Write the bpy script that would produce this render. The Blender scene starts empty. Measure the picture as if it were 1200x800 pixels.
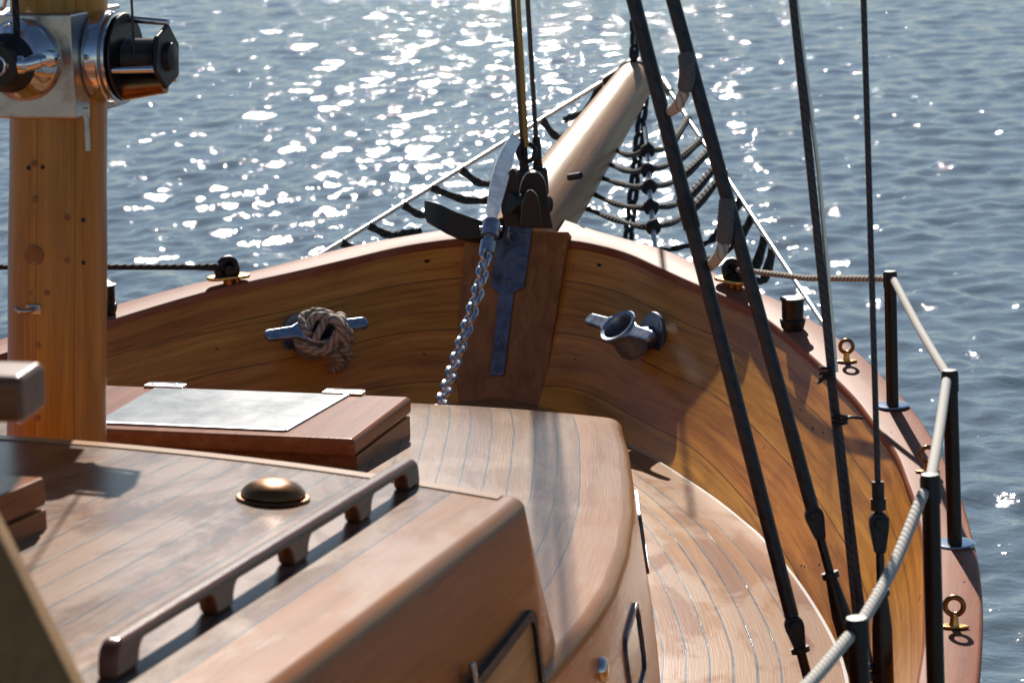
import bpy, bmesh, math, random
import numpy as np
from mathutils import Vector, Matrix
from mathutils.bvhtree import BVHTree
random.seed(7); rng = np.random.default_rng(5)
PI = math.pi
sc = bpy.context.scene
COL = sc.collection
rad = math.radians

# ------------------------------------------------------------------ camera frame (metres, Y = bow, X = starboard)
FPX = 3000.0
CAM = Vector((2.33, 0.0, 3.1))
pitch, yaw, roll = rad(12.0), rad(15.76), rad(1.55)
cf = Vector((-math.sin(yaw)*math.cos(pitch), math.cos(yaw)*math.cos(pitch), -math.sin(pitch)))
_r0 = Vector((math.cos(yaw), math.sin(yaw), 0)); _u0 = _r0.cross(cf)
cr = _r0*math.cos(roll) - _u0*math.sin(roll)
cu = _r0*math.sin(roll) + _u0*math.cos(roll)
def ray(px, py): return cf + cr*((px-600)/FPX) - cu*((py-400)/FPX)
def at(px, py, d): return CAM + ray(px, py)*d
def onz(px, py, z): d = ray(px, py); return CAM + d*((z-CAM.z)/d.z)
def onx(px, py, x): d = ray(px, py); return CAM + d*((x-CAM.x)/d.x)
def ony(px, py, y): d = ray(px, py); return CAM + d*((y-CAM.y)/d.y)
def onplane(px, py, p, n): d = ray(px, py); return CAM + d*((p-CAM).dot(n)/d.dot(n))
def onsurf(px, py, fn):
    z = 1.6
    for _ in range(60):
        p = onz(px, py, z); z = .5*z + .5*fn(p.x, p.y)
    return p
def depth(p): return (p-CAM).dot(cf)
def proj(p):
    q = p-CAM; d = q.dot(cf); return (600+FPX*q.dot(cr)/d, 400-FPX*q.dot(cu)/d, d)

# ------------------------------------------------------------------ node helpers
class NT:
    def __init__(s, mat):
        s.t = mat.node_tree; s.n = s.t.nodes; s.l = s.t.links
    def new(s, typ, **kw):
        n = s.n.new(typ)
        for k, v in kw.items(): setattr(n, k, v)
        return n
    def inp(s, sock, v):
        if isinstance(v, bpy.types.NodeSocket): s.l.new(v, sock)
        elif v is not None: sock.default_value = v
    def math(s, op, a, b=None, c=None, clamp=False):
        n = s.new('ShaderNodeMath', operation=op, use_clamp=clamp)
        s.inp(n.inputs[0], a); s.inp(n.inputs[1], b); s.inp(n.inputs[2], c)
        return n.outputs[0]
    def comb(s, x, y, z):
        n = s.new('ShaderNodeCombineXYZ')
        for i, v in enumerate((x, y, z)): s.inp(n.inputs[i], v)
        return n.outputs[0]
    def noise(s, vec, scale=1, detail=4, rough=.55, dist=0):
        n = s.new('ShaderNodeTexNoise'); s.inp(n.inputs['Vector'], vec)
        n.inputs['Scale'].default_value = scale; n.inputs['Detail'].default_value = detail
        n.inputs['Roughness'].default_value = rough; n.inputs['Distortion'].default_value = dist
        return n.outputs['Fac']
    def ramp(s, fac, stops):
        n = s.new('ShaderNodeValToRGB'); s.inp(n.inputs[0], fac)
        e = n.color_ramp.elements
        while len(e) < len(stops): e.new(.5)
        for k, (p, c) in enumerate(stops):
            e[k].position = p; e[k].color = (*c, 1) if len(c) == 3 else c
        return n.outputs[0]
    def mapr(s, v, a, b, c=0., d=1.):
        n = s.new('ShaderNodeMapRange'); s.inp(n.inputs[0], v)
        for i, x in enumerate((a, b, c, d)): n.inputs[i+1].default_value = x
        return n.outputs[0]
    def mix(s, fac, a, b, typ='MIX'):
        n = s.new('ShaderNodeMix', data_type='RGBA', blend_type=typ)
        s.inp(n.inputs[0], fac); s.inp(n.inputs[6], a if not isinstance(a, tuple) else (*a, 1)); s.inp(n.inputs[7], b if not isinstance(b, tuple) else (*b, 1))
        return n.outputs[2]
    def bump(s, h, strength, dist, normal=None):
        n = s.new('ShaderNodeBump'); n.inputs['Strength'].default_value = strength; n.inputs['Distance'].default_value = dist
        s.inp(n.inputs['Height'], h)
        if normal is not None: s.inp(n.inputs['Normal'], normal)
        return n.outputs[0]
def newmat(name):
    m = bpy.data.materials.new(name); m.use_nodes = True
    nt = NT(m); b = nt.n['Principled BSDF']
    return m, nt, b

def wood(name, dark, light, grain='uv', plank=0, seam=.004, seamcol=(.05, .045, .04), first=0, rough=.3, coat=.5, coatr=.15, spec=.3,
         wear=0, wearcol=(.5, .42, .36), gs=1.0, vary=.25, specks=0, edge=0, ends=0, bumpk=1.0, stain=0, margin=None, warpk=1.2, wr=(.565, .70)):
    m, nt, b = newmat(name)
    if grain == 'uv':
        tc = nt.new('ShaderNodeUVMap').outputs[0]
    else:
        tc = nt.new('ShaderNodeTexCoord').outputs['Object']
    sx = nt.new('ShaderNodeSeparateXYZ'); nt.inp(sx.inputs[0], tc)
    o = {'uv': (0, 1, 2), 'x': (0, 1, 2), 'y': (1, 0, 2), 'z': (2, 0, 1)}[grain]
    U, V, W = (sx.outputs[i] for i in o)
    off = 0
    if plank:
        vv = nt.math('SUBTRACT', V, first)
        q = nt.math('DIVIDE', vv, plank)
        idx = nt.math('FLOOR', nt.math('MAXIMUM', q, -1.0))
        wn = nt.new('ShaderNodeTexWhiteNoise', noise_dimensions='1D'); nt.inp(wn.inputs['W'], idx)
        off = nt.math('MULTIPLY', wn.outputs[0], 37.0)
        U2 = nt.math('ADD', U, off)
    else: U2 = U
    P = nt.comb(nt.math('MULTIPLY', U2, 1.3*gs), nt.math('MULTIPLY', V, 26*gs), nt.math('MULTIPLY', W, 26*gs))
    warp = nt.noise(nt.comb(nt.math('MULTIPLY', U2, 2.2), nt.math('MULTIPLY', V, 5), W), 1, 2)
    P2 = nt.new('ShaderNodeVectorMath', operation='ADD'); nt.inp(P2.inputs[0], P); nt.inp(P2.inputs[1], nt.comb(0, nt.math('MULTIPLY', warp, warpk), 0))
    g1 = nt.noise(P2.outputs[0], 1, 6, .6, .5)
    P3 = nt.comb(nt.math('MULTIPLY', U2, 7*gs), nt.math('MULTIPLY', V, 210*gs), nt.math('MULTIPLY', W, 210*gs))
    g2 = nt.noise(P3, 1, 4, .6)
    big = nt.noise(nt.comb(nt.math('MULTIPLY', U2, .9), nt.math('MULTIPLY', V, 2.5), W), 1, 3)
    f = nt.math('ADD', nt.math('MULTIPLY', g1, .62), nt.math('MULTIPLY', g2, .30))
    f = nt.math('ADD', f, nt.math('MULTIPLY', big, .3))
    f = nt.math('SUBTRACT', f, .11)
    mid = tuple((a+c)/2 for a, c in zip(dark, light))
    col = nt.ramp(f, [(.32, dark), (.5, mid), (.69, light)])
    r = rough
    height = g2
    if plank:
        val = nt.mapr(wn.outputs[0], 0, 1, 1-vary, 1+vary)
        hsv = nt.new('ShaderNodeHueSaturation'); nt.inp(hsv.inputs['Value'], val); nt.inp(hsv.inputs['Color'], col)
        nt.inp(hsv.inputs['Hue'], nt.mapr(wn.outputs[0], 0, 1, .492, .508)); col = hsv.outputs[0]
    if margin:
        mcol = nt.ramp(f, [(.28, margin[0]), (.5, tuple((a+c)/2 for a, c in zip(*margin))), (.74, margin[1])])
        col = nt.mix(nt.math('LESS_THAN', V, first), col, mcol)
    if stain:
        s1 = nt.noise(nt.comb(nt.math('MULTIPLY', U, 1.3), nt.math('MULTIPLY', V, 3.0), W), 2.0, 5, .6, .8)
        col = nt.mix(nt.mapr(s1, .50, .72, 0, stain), col, tuple(c*.38 for c in dark))
    if wear:
        w1 = nt.noise(nt.comb(nt.math('MULTIPLY', U, 2.6), nt.math('MULTIPLY', V, 5.5), W), 1.3, 7, .68, .6)
        w2 = nt.noise(nt.comb(nt.math('MULTIPLY', U, 1.0), nt.math('MULTIPLY', V, 1.3), W), 1.0, 2, .5)
        wf = nt.mapr(nt.math('ADD', nt.math('MULTIPLY', w1, .7), nt.math('MULTIPLY', w2, .5)), wr[0], wr[1], 0, wear)
        col = nt.mix(wf, col, wearcol)
        r = nt.math('ADD', nt.math('MULTIPLY', wf, .05), rough)
    if plank:
        fr = nt.math('FRACT', q)
        dd = nt.math('MULTIPLY', nt.math('SUBTRACT', .5, nt.math('ABSOLUTE', nt.math('SUBTRACT', fr, .5))), plank)
        jit = nt.noise(nt.comb(nt.math('MULTIPLY', U, 9), q, 0), 1, 3)
        sm = nt.math('LESS_THAN', dd, nt.math('MULTIPLY', jit, seam))
        sm = nt.math('MULTIPLY', sm, nt.math('GREATER_THAN', q, -.02))
        if ends:
            ue = nt.math('FRACT', nt.math('ADD', nt.math('DIVIDE', U, ends), nt.math('MULTIPLY', wn.outputs[0], 7.3)))
            ue = nt.math('LESS_THAN', nt.math('MULTIPLY', ue, ends), .003)
            sm = nt.math('MAXIMUM', sm, ue)
        col = nt.mix(nt.math('MULTIPLY', sm, .9), col, seamcol)
        height = nt.math('SUBTRACT', g2, nt.math('MULTIPLY', sm, .12))
    if edge:
        em = nt.math('LESS_THAN', nt.math('ABSOLUTE', nt.math('SUBTRACT', V, edge)), .004)
        col = nt.mix(em, col, (.62, .6, .58))
    if specks:
        vo = nt.new('ShaderNodeTexVoronoi'); vo.inputs['Scale'].default_value = specks
        nt.inp(vo.inputs['Vector'], nt.comb(nt.math('ADD', U, nt.math('MULTIPLY', g2, .012)), nt.math('MULTIPLY', V, 1.7), 0))
        rs = nt.new('ShaderNodeSeparateColor'); nt.inp(rs.inputs[0], vo.outputs['Color'])
        hit = nt.math('MULTIPLY', nt.math('LESS_THAN', vo.outputs['Distance'], nt.mapr(rs.outputs[1], 0, 1, .03, .12)), nt.math('GREATER_THAN', rs.outputs[0], .5))
        col = nt.mix(hit, col, (.015, .012, .01))
    nt.inp(b.inputs['Base Color'], col); nt.inp(b.inputs['Roughness'], r)
    b.inputs['Specular IOR Level'].default_value = spec
    b.inputs['Coat Weight'].default_value = coat*.35; b.inputs['Coat Roughness'].default_value = coatr
    nrm = nt.bump(height, .35*bumpk, .002)
    nrm = nt.bump(big, .25*bumpk, .01, nrm)
    nt.inp(b.inputs['Normal'], nrm)
    return m

def metal(name, col, rough=.3, metallic=1., mott=.3, scale=30, dirt=None, bump=.1):
    m, nt, b = newmat(name)
    tc = nt.new('ShaderNodeTexCoord').outputs['Object']
    n = nt.noise(tc, scale, 5, .6)
    c = nt.ramp(n, [(.3, tuple(x*(1-mott) for x in col)), (.7, tuple(min(1, x*(1+mott*.5)) for x in col))])
    if dirt:
        n2 = nt.noise(tc, scale*.35, 6, .65); c = nt.mix(nt.mapr(n2, .52, .66, 0, .85), c, dirt)
    nt.inp(b.inputs['Base Color'], c); b.inputs['Metallic'].default_value = metallic
    nt.inp(b.inputs['Roughness'], nt.mapr(n, .2, .8, rough*.75, rough*1.3))
    if bump: nt.inp(b.inputs['Normal'], nt.bump(n, bump, .004))
    return m

def ropemat(name, c1, c2, pitch_=.03, strands=3, rough=.8, bumpd=.004):
    m, nt, b = newmat(name)
    uv = nt.new('ShaderNodeUVMap').outputs[0]
    s = nt.new('ShaderNodeSeparateXYZ'); nt.inp(s.inputs[0], uv)
    a = nt.math('ADD', nt.math('MULTIPLY', s.outputs[0], 2*PI/pitch_*1.0), nt.math('MULTIPLY', s.outputs[1], 2*PI*strands))
    h = nt.math('ABSOLUTE', nt.math('SINE', nt.math('MULTIPLY', a, .5)))
    n = nt.noise(nt.comb(nt.math('MULTIPLY', s.outputs[0], 60), nt.math('MULTIPLY', s.outputs[1], 12), 0), 3, 4)
    c = nt.ramp(nt.math('ADD', nt.math('MULTIPLY', h, .7), nt.math('MULTIPLY', n, .4)), [(.1, c1), (.75, c2)])
    nt.inp(b.inputs['Base Color'], c); b.inputs['Roughness'].default_value = rough
    nt.inp(b.inputs['Normal'], nt.bump(nt.math('ADD', h, nt.math('MULTIPLY', n, .2)), 1.0, bumpd))
    return m

M = {}
MARG = ((.22, .075, .017), (.46, .19, .052))
M['roof'] = wood('teak_roof', (.070, .026, .014), (.22, .088, .042), plank=.058, seam=.006, seamcol=(.045, .042, .045), first=.128, rough=.21, coat=.1, coatr=.08, spec=.22, bumpk=.5, wear=.55, wearcol=(.31, .17, .10), wr=(.55, .66), vary=.28, margin=MARG)
M['roof_fore'] = wood('teak_foreroof', (.13, .056, .022), (.32, .155, .066), plank=.056, seam=.0048, seamcol=(.05, .05, .055), first=.125, rough=.22, coat=.1, coatr=.10, spec=.2, bumpk=.5, wear=.35, wearcol=(.36, .215, .12), vary=.14, margin=((.25, .095, .028), (.50, .235, .085)))
M['deck'] = wood('teak_deck', (.19, .064, .012), (.41, .175, .038), plank=.056, seam=.0066, seamcol=(.03, .03, .035), first=.10, rough=.21, coat=.05, coatr=.10, spec=.15, bumpk=.35, wr=(.54, .61), wear=.55, wearcol=(.36, .21, .10), vary=.16, edge=.006)
M['edgeboard'] = wood('edge_board', (.28, .12, .04), (.52, .27, .11), rough=.25, coat=.1, spec=.2, bumpk=.4)
M['bulwark'] = wood('bulwark_wood', (.27, .086, .012), (.82, .37, .062), plank=.19, seam=.0032, seamcol=(.05, .025, .012), first=.13, rough=.26, coat=.3, coatr=.15, vary=.07, specks=9, stain=.4, warpk=.9)
M['cap'] = wood('cap_wood', (.19, .058, .030), (.36, .135, .075), rough=.5, coat=.0, coatr=.08, spec=.05, bumpk=.4, specks=13, wear=.2, wearcol=(.45, .3, .24))
M['apron'] = wood('apron_wood', (.20, .075, .02), (.46, .20, .06), grain='z', rough=.3, coat=.3, specks=0)
M['wall'] = wood('cabin_side', (.24, .066, .010), (.54, .19, .034), plank=.30, seam=.003, seamcol=(.1, .045, .02), first=.45, rough=.26, coat=.4, coatr=.2, vary=.08)
M['shutter'] = wood('shutter_wood', (.26, .13, .04), (.55, .31, .12), grain='y', gs=.7, rough=.35, coat=.4)
M['mast'] = wood('mast_pine', (.30, .10, .010), (.64, .28, .036), plank=.125, seam=.0022, seamcol=(.12, .04, .008), vary=.12, rough=.3, coat=.3, coatr=.12, gs=.8, stain=.35)
M['spar'] = wood('spar_pine', (.38, .20, .10), (.62, .38, .21), rough=.42, spec=.2, coat=.05, coatr=.14, gs=.9)
M['rail'] = wood('grab_rail_wood', (.085, .027, .012), (.20, .075, .03), grain='y', rough=.24, coat=.3, coatr=.14)
M['hatch'] = wood('hatch_wood', (.20, .062, .02), (.42, .16, .06), grain='y', rough=.2, coat=.05, coatr=.08, spec=.15, bumpk=.35, plank=0)
M['darkwood'] = wood('dark_wood', (.11, .045, .02), (.28, .13, .06), grain='x', rough=.35, coat=.5)
M['tanwood'] = wood('tan_wood', (.25, .125, .04), (.45, .24, .08), grain='z', rough=.45, coat=.3)
M['galv'] = metal('galvanised', (.34, .40, .50), .38, .85, .35, 40)
M['chainsteel'] = metal('chain_steel', (.50, .52, .56), .28, .95, .2, 40)
M['galvdark'] = metal('dark_galvanised', (.17, .20, .26), .42, .8, .4, 30, dirt=(.05, .045, .05))
M['chrome'] = metal('polished_steel', (.62, .64, .68), .12, 1, .08, 20, bump=.02)
M['steel'] = metal('brushed_steel', (.50, .47, .44), .30, 1, .15, 25, dirt=(.25, .19, .15))
M['bright'] = metal('bright_steel', (.75, .74, .70), .28, .9, .1, 30)
M['bronze'] = metal('bronze', (.27, .12, .045), .3, 1, .25, 35)
M['brass'] = metal('brass', (.62, .36, .12), .25, 1, .25, 40)
M['black'] = metal('black_fitting', (.011, .011, .013), .45, .1, .4, 40)
M['post'] = metal('black_bronze_post', (.035, .026, .022), .28, .55, .4, 25)
M['leather'] = ropemat('black_leather', (.010, .011, .016), (.018, .019, .026), .05, 1, .42, .0012)
M['wire'] = ropemat('dark_wire', (.012, .012, .014), (.06, .058, .06), .02, 3, .5, .001)
M['rope_tan'] = ropemat('tan_rope', (.12, .09, .065), (.42, .35, .27), .03, 3, .85, .004)
M['rope_grey'] = ropemat('grey_rope', (.15, .147, .14), (.55, .52, .47), .02, 4, .8, .0016)
M['lash'] = ropemat('lashing_twine', (.10, .10, .105), (.30, .29, .28), .02, 3, .85, .002)
M['rope_dark'] = ropemat('tarred_rope', (.010, .009, .009), (.04, .035, .032), .035, 3, .8, .005)
M['rope_yellow'] = ropemat('yellow_line', (.20, .12, .02), (.45, .30, .06), .02, 3, .7, .001)
M['rod'] = metal('stay_rod', (.60, .58, .54), .3, .9, .15, 30)
M['paint'] = metal('hull_paint', (.02, .05, .03), .3, 0, .2, 8)
M['dirtplug'] = wood('plug_wood', (.22, .08, .02), (.38, .16, .05), grain='z', rough=.4)

# glass / translucent hatch panel
def panelmat():
    m, nt, b = newmat('hatch_panel')
    tc = nt.new('ShaderNodeTexCoord').outputs['Object']
    n = nt.noise(tc, 9, 6, .65)
    nt.inp(b.inputs['Base Color'], nt.ramp(n, [(.3, (.13, .15, .17)), (.7, (.19, .21, .23))]))
    nt.inp(b.inputs['Roughness'], nt.mapr(n, .2, .8, .22, .34)); b.inputs['Specular IOR Level'].default_value = .15
    return m
M['panel'] = panelmat()
def glassmat():
    m, nt, b = newmat('dark_glass')
    tc = nt.new('ShaderNodeTexCoord').outputs['Object']
    nt.inp(b.inputs['Base Color'], nt.ramp(nt.noise(tc, 6, 2), [(.3, (.012, .014, .018)), (.7, (.02, .024, .03))]))
    b.inputs['Roughness'].default_value = .06
    return m
M['glass'] = glassmat()

# ------------------------------------------------------------------ mesh helpers
def newbm():
    bm = bmesh.new(); bm.loops.layers.uv.new('UVMap'); return bm
def build(name, bm, mat, parent=None, origin=None, smooth=True, sharp=38):
    """link bm as one mesh object; world coordinates are made local to the parent / origin"""
    me = bpy.data.meshes.new(name)
    o = None
    base = Vector((0, 0, 0))
    if parent is not None: base = wloc(parent)
    if origin is not None: base = Vector(origin) if parent is None else base
    bmesh.ops.translate(bm, vec=-base, verts=bm.verts)
    bmesh.ops.recalc_face_normals(bm, faces=bm.faces)
    bm.to_mesh(me); bm.free()
    me.materials.append(mat)
    if smooth:
        me.polygons.foreach_set('use_smooth', [True]*len(me.polygons))
        me.set_sharp_from_angle(angle=rad(sharp))
    wn = len(me.vertices) < 9000
    o = bpy.data.objects.new(name, me); COL.objects.link(o)
    if wn and smooth:
        md = o.modifiers.new('weighted', 'WEIGHTED_NORMAL'); md.keep_sharp = True; md.weight = 90
    if parent is not None: o.parent = parent
    elif origin is not None: o.location = origin
    return o
def wloc(o):
    v = Vector(o.location)
    while o.parent: o = o.parent; v = v + Vector(o.location)
    return v
def tag(o, label=None, cat=None, group=None, kind=None):
    if label: o['label'] = label
    if cat: o['category'] = cat
    if group: o['group'] = group
    if kind: o['kind'] = kind
    return o
def thing(name, loc, label, cat, group=None):
    o = bpy.data.objects.new(name, None); COL.objects.link(o); o.location = loc
    o.empty_display_size = .05
    return tag(o, label, cat, group)
def copy_tree(o, parent=None):
    c = o.copy(); COL.objects.link(c)
    if parent: c.parent = parent
    for ch in list(o.children): copy_tree(ch, c)
    return c
def merge(bm, tmp):
    me = bpy.data.meshes.new('tmp'); tmp.to_mesh(me); tmp.free(); bm.from_mesh(me); bpy.data.meshes.remove(me)

def tube(bm, pts, r, seg=12, cap=True, sx=1.0):
    pts = [Vector(p) for p in pts]; n = len(pts)
    rs = r if hasattr(r, '__len__') else [r]*n
    uv = bm.loops.layers.uv.verify()
    T = []
    for i in range(n):
        a = pts[max(i-1, 0)]; b = pts[min(i+1, n-1)]; t = b-a
        T.append(t.normalized() if t.length > 1e-9 else Vector((0, 0, 1)))
    ref = Vector((0, 0, 1)) if abs(T[0].z) < .9 else Vector((1, 0, 0))
    N = (ref - T[0]*ref.dot(T[0])).normalized()
    rings = []; L = [0]
    for i in range(n):
        if i:
            N = (N - T[i]*N.dot(T[i])).normalized(); L.append(L[-1]+(pts[i]-pts[i-1]).length)
        B = T[i].cross(N)
        rings.append([bm.verts.new(pts[i] + (N*math.cos(2*PI*k/seg)*sx + B*math.sin(2*PI*k/seg))*rs[i]) for k in range(seg)])
    for i in range(n-1):
        for k in range(seg):
            f = bm.faces.new((rings[i][k], rings[i][(k+1) % seg], rings[i+1][(k+1) % seg], rings[i+1][k]))
            for lp, (a, b) in zip(f.loops, ((L[i], k), (L[i], k+1), (L[i+1], k+1), (L[i+1], k))): lp[uv].uv = (a, b/seg)
    if cap:
        for R in (rings[0][::-1], rings[-1]):
            try: bm.faces.new(R)
            except ValueError: pass
def smoothpath(pts, n=8):
    P = [Vector(p) for p in pts]; out = []
    for i in range(len(P)-1):
        p0 = P[max(i-1, 0)]; p1 = P[i]; p2 = P[i+1]; p3 = P[min(i+2, len(P)-1)]
        for k in range(n):
            t = k/n
            out.append(.5*((2*p1)+(p2-p0)*t+(2*p0-5*p1+4*p2-p3)*t*t+(3*p1-p0-3*p2+p3)*t**3))
    out.append(P[-1]); return out
def frame(z, x=None):
    z = Vector(z).normalized()
    x = Vector(x) if x is not None else (Vector((1, 0, 0)) if abs(z.x) < .9 else Vector((0, 1, 0)))
    x = (x - z*x.dot(z)).normalized(); y = z.cross(x)
    m = Matrix((x, y, z)).transposed().to_4x4(); return m
def place(loc, z=(0, 0, 1), x=None): return Matrix.Translation(Vector(loc)) @ frame(z, x)
def lathe(bm, prof, mtx, seg=32):
    uv = bm.loops.layers.uv.verify()
    rings = []
    for r, z in prof:
        if r < 1e-6: rings.append([bm.verts.new(mtx @ Vector((0, 0, z)))]*seg)
        else: rings.append([bm.verts.new(mtx @ Vector((r*math.cos(2*PI*k/seg), r*math.sin(2*PI*k/seg), z))) for k in range(seg)])
    for i in range(len(rings)-1):
        for k in range(seg):
            vs = []
            for v in (rings[i][k], rings[i][(k+1) % seg], rings[i+1][(k+1) % seg], rings[i+1][k]):
                if v not in vs: vs.append(v)
            if len(vs) > 2:
                f = bm.faces.new(vs)
                for lp in f.loops: lp[uv].uv = (lp.vert.co.z, k/seg)
    for R in (rings[0], rings[-1]):
        if len(set(R)) > 2: bm.faces.new(R)
def prism(bm, poly, h, mtx, bev=0, segs=2):
    """polygon in local xy extruded to z in [0,h]"""
    t = newbm()
    vs = [t.verts.new((x, y, 0)) for x, y in poly]
    f = t.faces.new(vs)
    r = bmesh.ops.extrude_face_region(t, geom=[f])
    bmesh.ops.translate(t, vec=(0, 0, h), verts=[v for v in r['geom'] if isinstance(v, bmesh.types.BMVert)])
    bmesh.ops.recalc_face_normals(t, faces=t.faces)
    if bev:
        ed = [e for e in t.edges if len(e.link_faces) == 2 and e.calc_face_angle(0) > .6]
        bmesh.ops.bevel(t, geom=ed, offset=bev, segments=segs, profile=.5, affect='EDGES', clamp_overlap=True)
    uv = t.loops.layers.uv.verify()
    for f in t.faces:
        for lp in f.loops: lp[uv].uv = (lp.vert.co.x, lp.vert.co.y)
    bmesh.ops.transform(t, matrix=mtx, verts=t.verts)
    merge(bm, t)
def box(bm, c, s, mtx=Matrix.Identity(4), bev=0, segs=2):
    x, y, z = (q/2 for q in s)
    prism(bm, [(-x, -y), (x, -y), (x, y), (-x, y)], s[2], mtx @ Matrix.Translation(Vector(c)-Vector((0, 0, z))), bev, segs)
def rrect(w, h, r, n=6):
    out = []
    for cx, cy, a0 in ((w/2-r, h/2-r, 0), (-w/2+r, h/2-r, 90), (-w/2+r, -h/2+r, 180), (w/2-r, -h/2+r, 270)):
        for k in range(n+1):
            a = rad(a0+90*k/n); out.append((cx+r*math.cos(a), cy+r*math.sin(a)))
    return out
def ringprism(bm, outer, inner, h, mtx):
    """flat frame between two loops of equal length, extruded"""
    uv = bm.loops.layers.uv.verify()
    n = len(outer)
    vs = [[bm.verts.new(mtx @ Vector((x, y, z))) for x, y in L] for L, z in ((outer, 0), (outer, h), (inner, h), (inner, 0))]
    for a in range(4):
        b = (a+1) % 4
        for k in range(n):
            bm.faces.new((vs[a][k], vs[a][(k+1) % n], vs[b][(k+1) % n], vs[b][k]))
def sheet(bm, rows, uvs):
    uv = bm.loops.layers.uv.verify()
    V = [[bm.verts.new(p) for p in r] for r in rows]
    for i in range(len(V)-1):
        for j in range(len(V[0])-1):
            ids = ((i, j), (i+1, j), (i+1, j+1), (i, j+1))
            vs = []; us = []
            for a, b in ids:
                vs.append(V[a][b]); us.append(uvs[a][b])
            try: f = bm.faces.new(vs)
            except ValueError: continue
            for lp, q in zip(f.loops, us): lp[uv].uv = q
    return V
def torus(bm, mtx, R, r, seg=24, sub=10, sx=1., sy=1.):
    pts = [mtx @ Vector((R*math.cos(2*PI*k/seg)*sx, R*math.sin(2*PI*k/seg)*sy, 0)) for k in range(seg)]
    ring = []
    for k in range(seg):
        a = 2*PI*k/seg
        c = Vector((R*math.cos(a)*sx, R*math.sin(a)*sy, 0))
        t = Vector((-math.sin(a)*sx, math.cos(a)*sy, 0)).normalized(); nn = Vector((t.y, -t.x, 0))
        ring.append([bm.verts.new(mtx @ (c + nn*r*math.cos(2*PI*j/sub) + Vector((0, 0, r*math.sin(2*PI*j/sub))))) for j in range(sub)])
    for k in range(seg):
        for j in range(sub):
            bm.faces.new((ring[k][j], ring[(k+1) % seg][j], ring[(k+1) % seg][(j+1) % sub], ring[k][(j+1) % sub]))
def chain(bm, path, wire=.006, L=.05, W=.034, twist=0):
    P = smoothpath(path, 10)
    d = [0]
    for a, b in zip(P, P[1:]): d.append(d[-1]+(b-a).length)
    step = L - 2*wire - .002
    s = 0; k = 0
    while s < d[-1]:
        j = max(i for i in range(len(d)) if d[i] <= s); j = min(j, len(P)-2)
        t = (s-d[j])/max(d[j+1]-d[j], 1e-6)
        c = P[j].lerp(P[j+1], t); dirv = (P[j+1]-P[j]).normalized()
        side = (dirv.cross(cf)).normalized(); oth = dirv.cross(side)
        a = rad(45+twist) + (PI/2 if k % 2 else 0)
        n = side*math.cos(a)+oth*math.sin(a)
        m = Matrix.Translation(c) @ frame(n, dirv)
        # stadium link
        h = (L-W)/2; rr = W/2-wire; pts = []
        for q in range(9): an = -PI/2+PI*q/8; pts.append(m @ Vector((h+rr*math.cos(an), rr*math.sin(an), 0)))
        for q in range(9): an = PI/2+PI*q/8; pts.append(m @ Vector((-h+rr*math.cos(an), rr*math.sin(an), 0)))
        pts.append(pts[0]); pts.append(pts[1])
        tube(bm, pts, wire, 7, cap=False)
        s += step; k += 1

# ------------------------------------------------------------------ hull lines (measured half-breadths)
def curve2(tab, n=160):
    P = smoothpath([Vector((x, y, 0)) for x, y in tab], 12)
    d = [0]
    for a, b in zip(P, P[1:]): d.append(d[-1]+(b-a).length)
    out = []; j = 0
    for i in range(n+1):
        s = (i/n)**1.25*d[-1]
        while j < len(P)-2 and d[j+1] < s: j += 1
        t = (s-d[j])/max(d[j+1]-d[j], 1e-9)
        out.append(P[j].lerp(P[j+1], min(t, 1)))
    return out
OUT = [(0, 8.60), (.1, 8.56), (.25, 8.46), (.382, 8.385), (.515, 8.305), (.65, 8.185), (.789, 8.025), (.92, 7.90), (1.009, 7.81), (1.159, 7.6), (1.311, 7.348), (1.382, 7.195), (1.508, 6.897), (1.613, 6.575), (1.726, 6.124), (1.805, 5.684), (1.843, 5.42), (1.876, 5.124), (1.907, 4.706), (1.945, 4), (1.975, 3), (1.955, 1), (1.8, -1), (1.6, -3)]
INN = [(0, 8.36), (.17, 8.365), (.30, 8.32), (.42, 8.245), (.56, 8.11), (.70, 7.97), (.79, 7.885), (.915, 7.75), (1.05, 7.547), (1.22, 7.231), (1.355, 6.943), (1.432, 6.74), (1.536, 6.445), (1.6, 6.18), (1.648, 5.957), (1.706, 5.605), (1.777, 5.009), (1.80, 4.685), (1.845, 4), (1.875, 3), (1.855, 1), (1.7, -1), (1.5, -3)]
DEK = [(0, 8.07), (.13, 8.06), (.30, 7.9), (.45, 7.73), (.57, 7.585), (.69, 7.43), (.82, 7.235), (.95, 7.03), (1.076, 6.807), (1.149, 6.667), (1.269, 6.393), (1.375, 6.118), (1.471, 5.833), (1.537, 5.581), (1.62, 5.1), (1.68, 4.6), (1.74, 4), (1.78, 3), (1.76, 1), (1.6, -1), (1.4, -3)]
NS = 170
oc, ic, dc = curve2(OUT, NS), curve2(INN, NS), curve2(DEK, NS)
ZD = 1.10
def zr(Y):
    t = min(max(8.673-Y, 0), 3.2)
    z = 1.66416-.18479*t+.03407*t*t
    e = min(max((Y-8.15)/.45, 0), 1)
    return z + .016*e*e
def arclen(P):
    d = [0]
    for a, b in zip(P, P[1:]): d.append(d[-1]+(b-a).length)
    return d

boat = thing('sailing_boat', (0, 4, ZD), 'varnished wooden sailing boat with curved orange-brown bulwarks and a pointed bow', 'boat')
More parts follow.
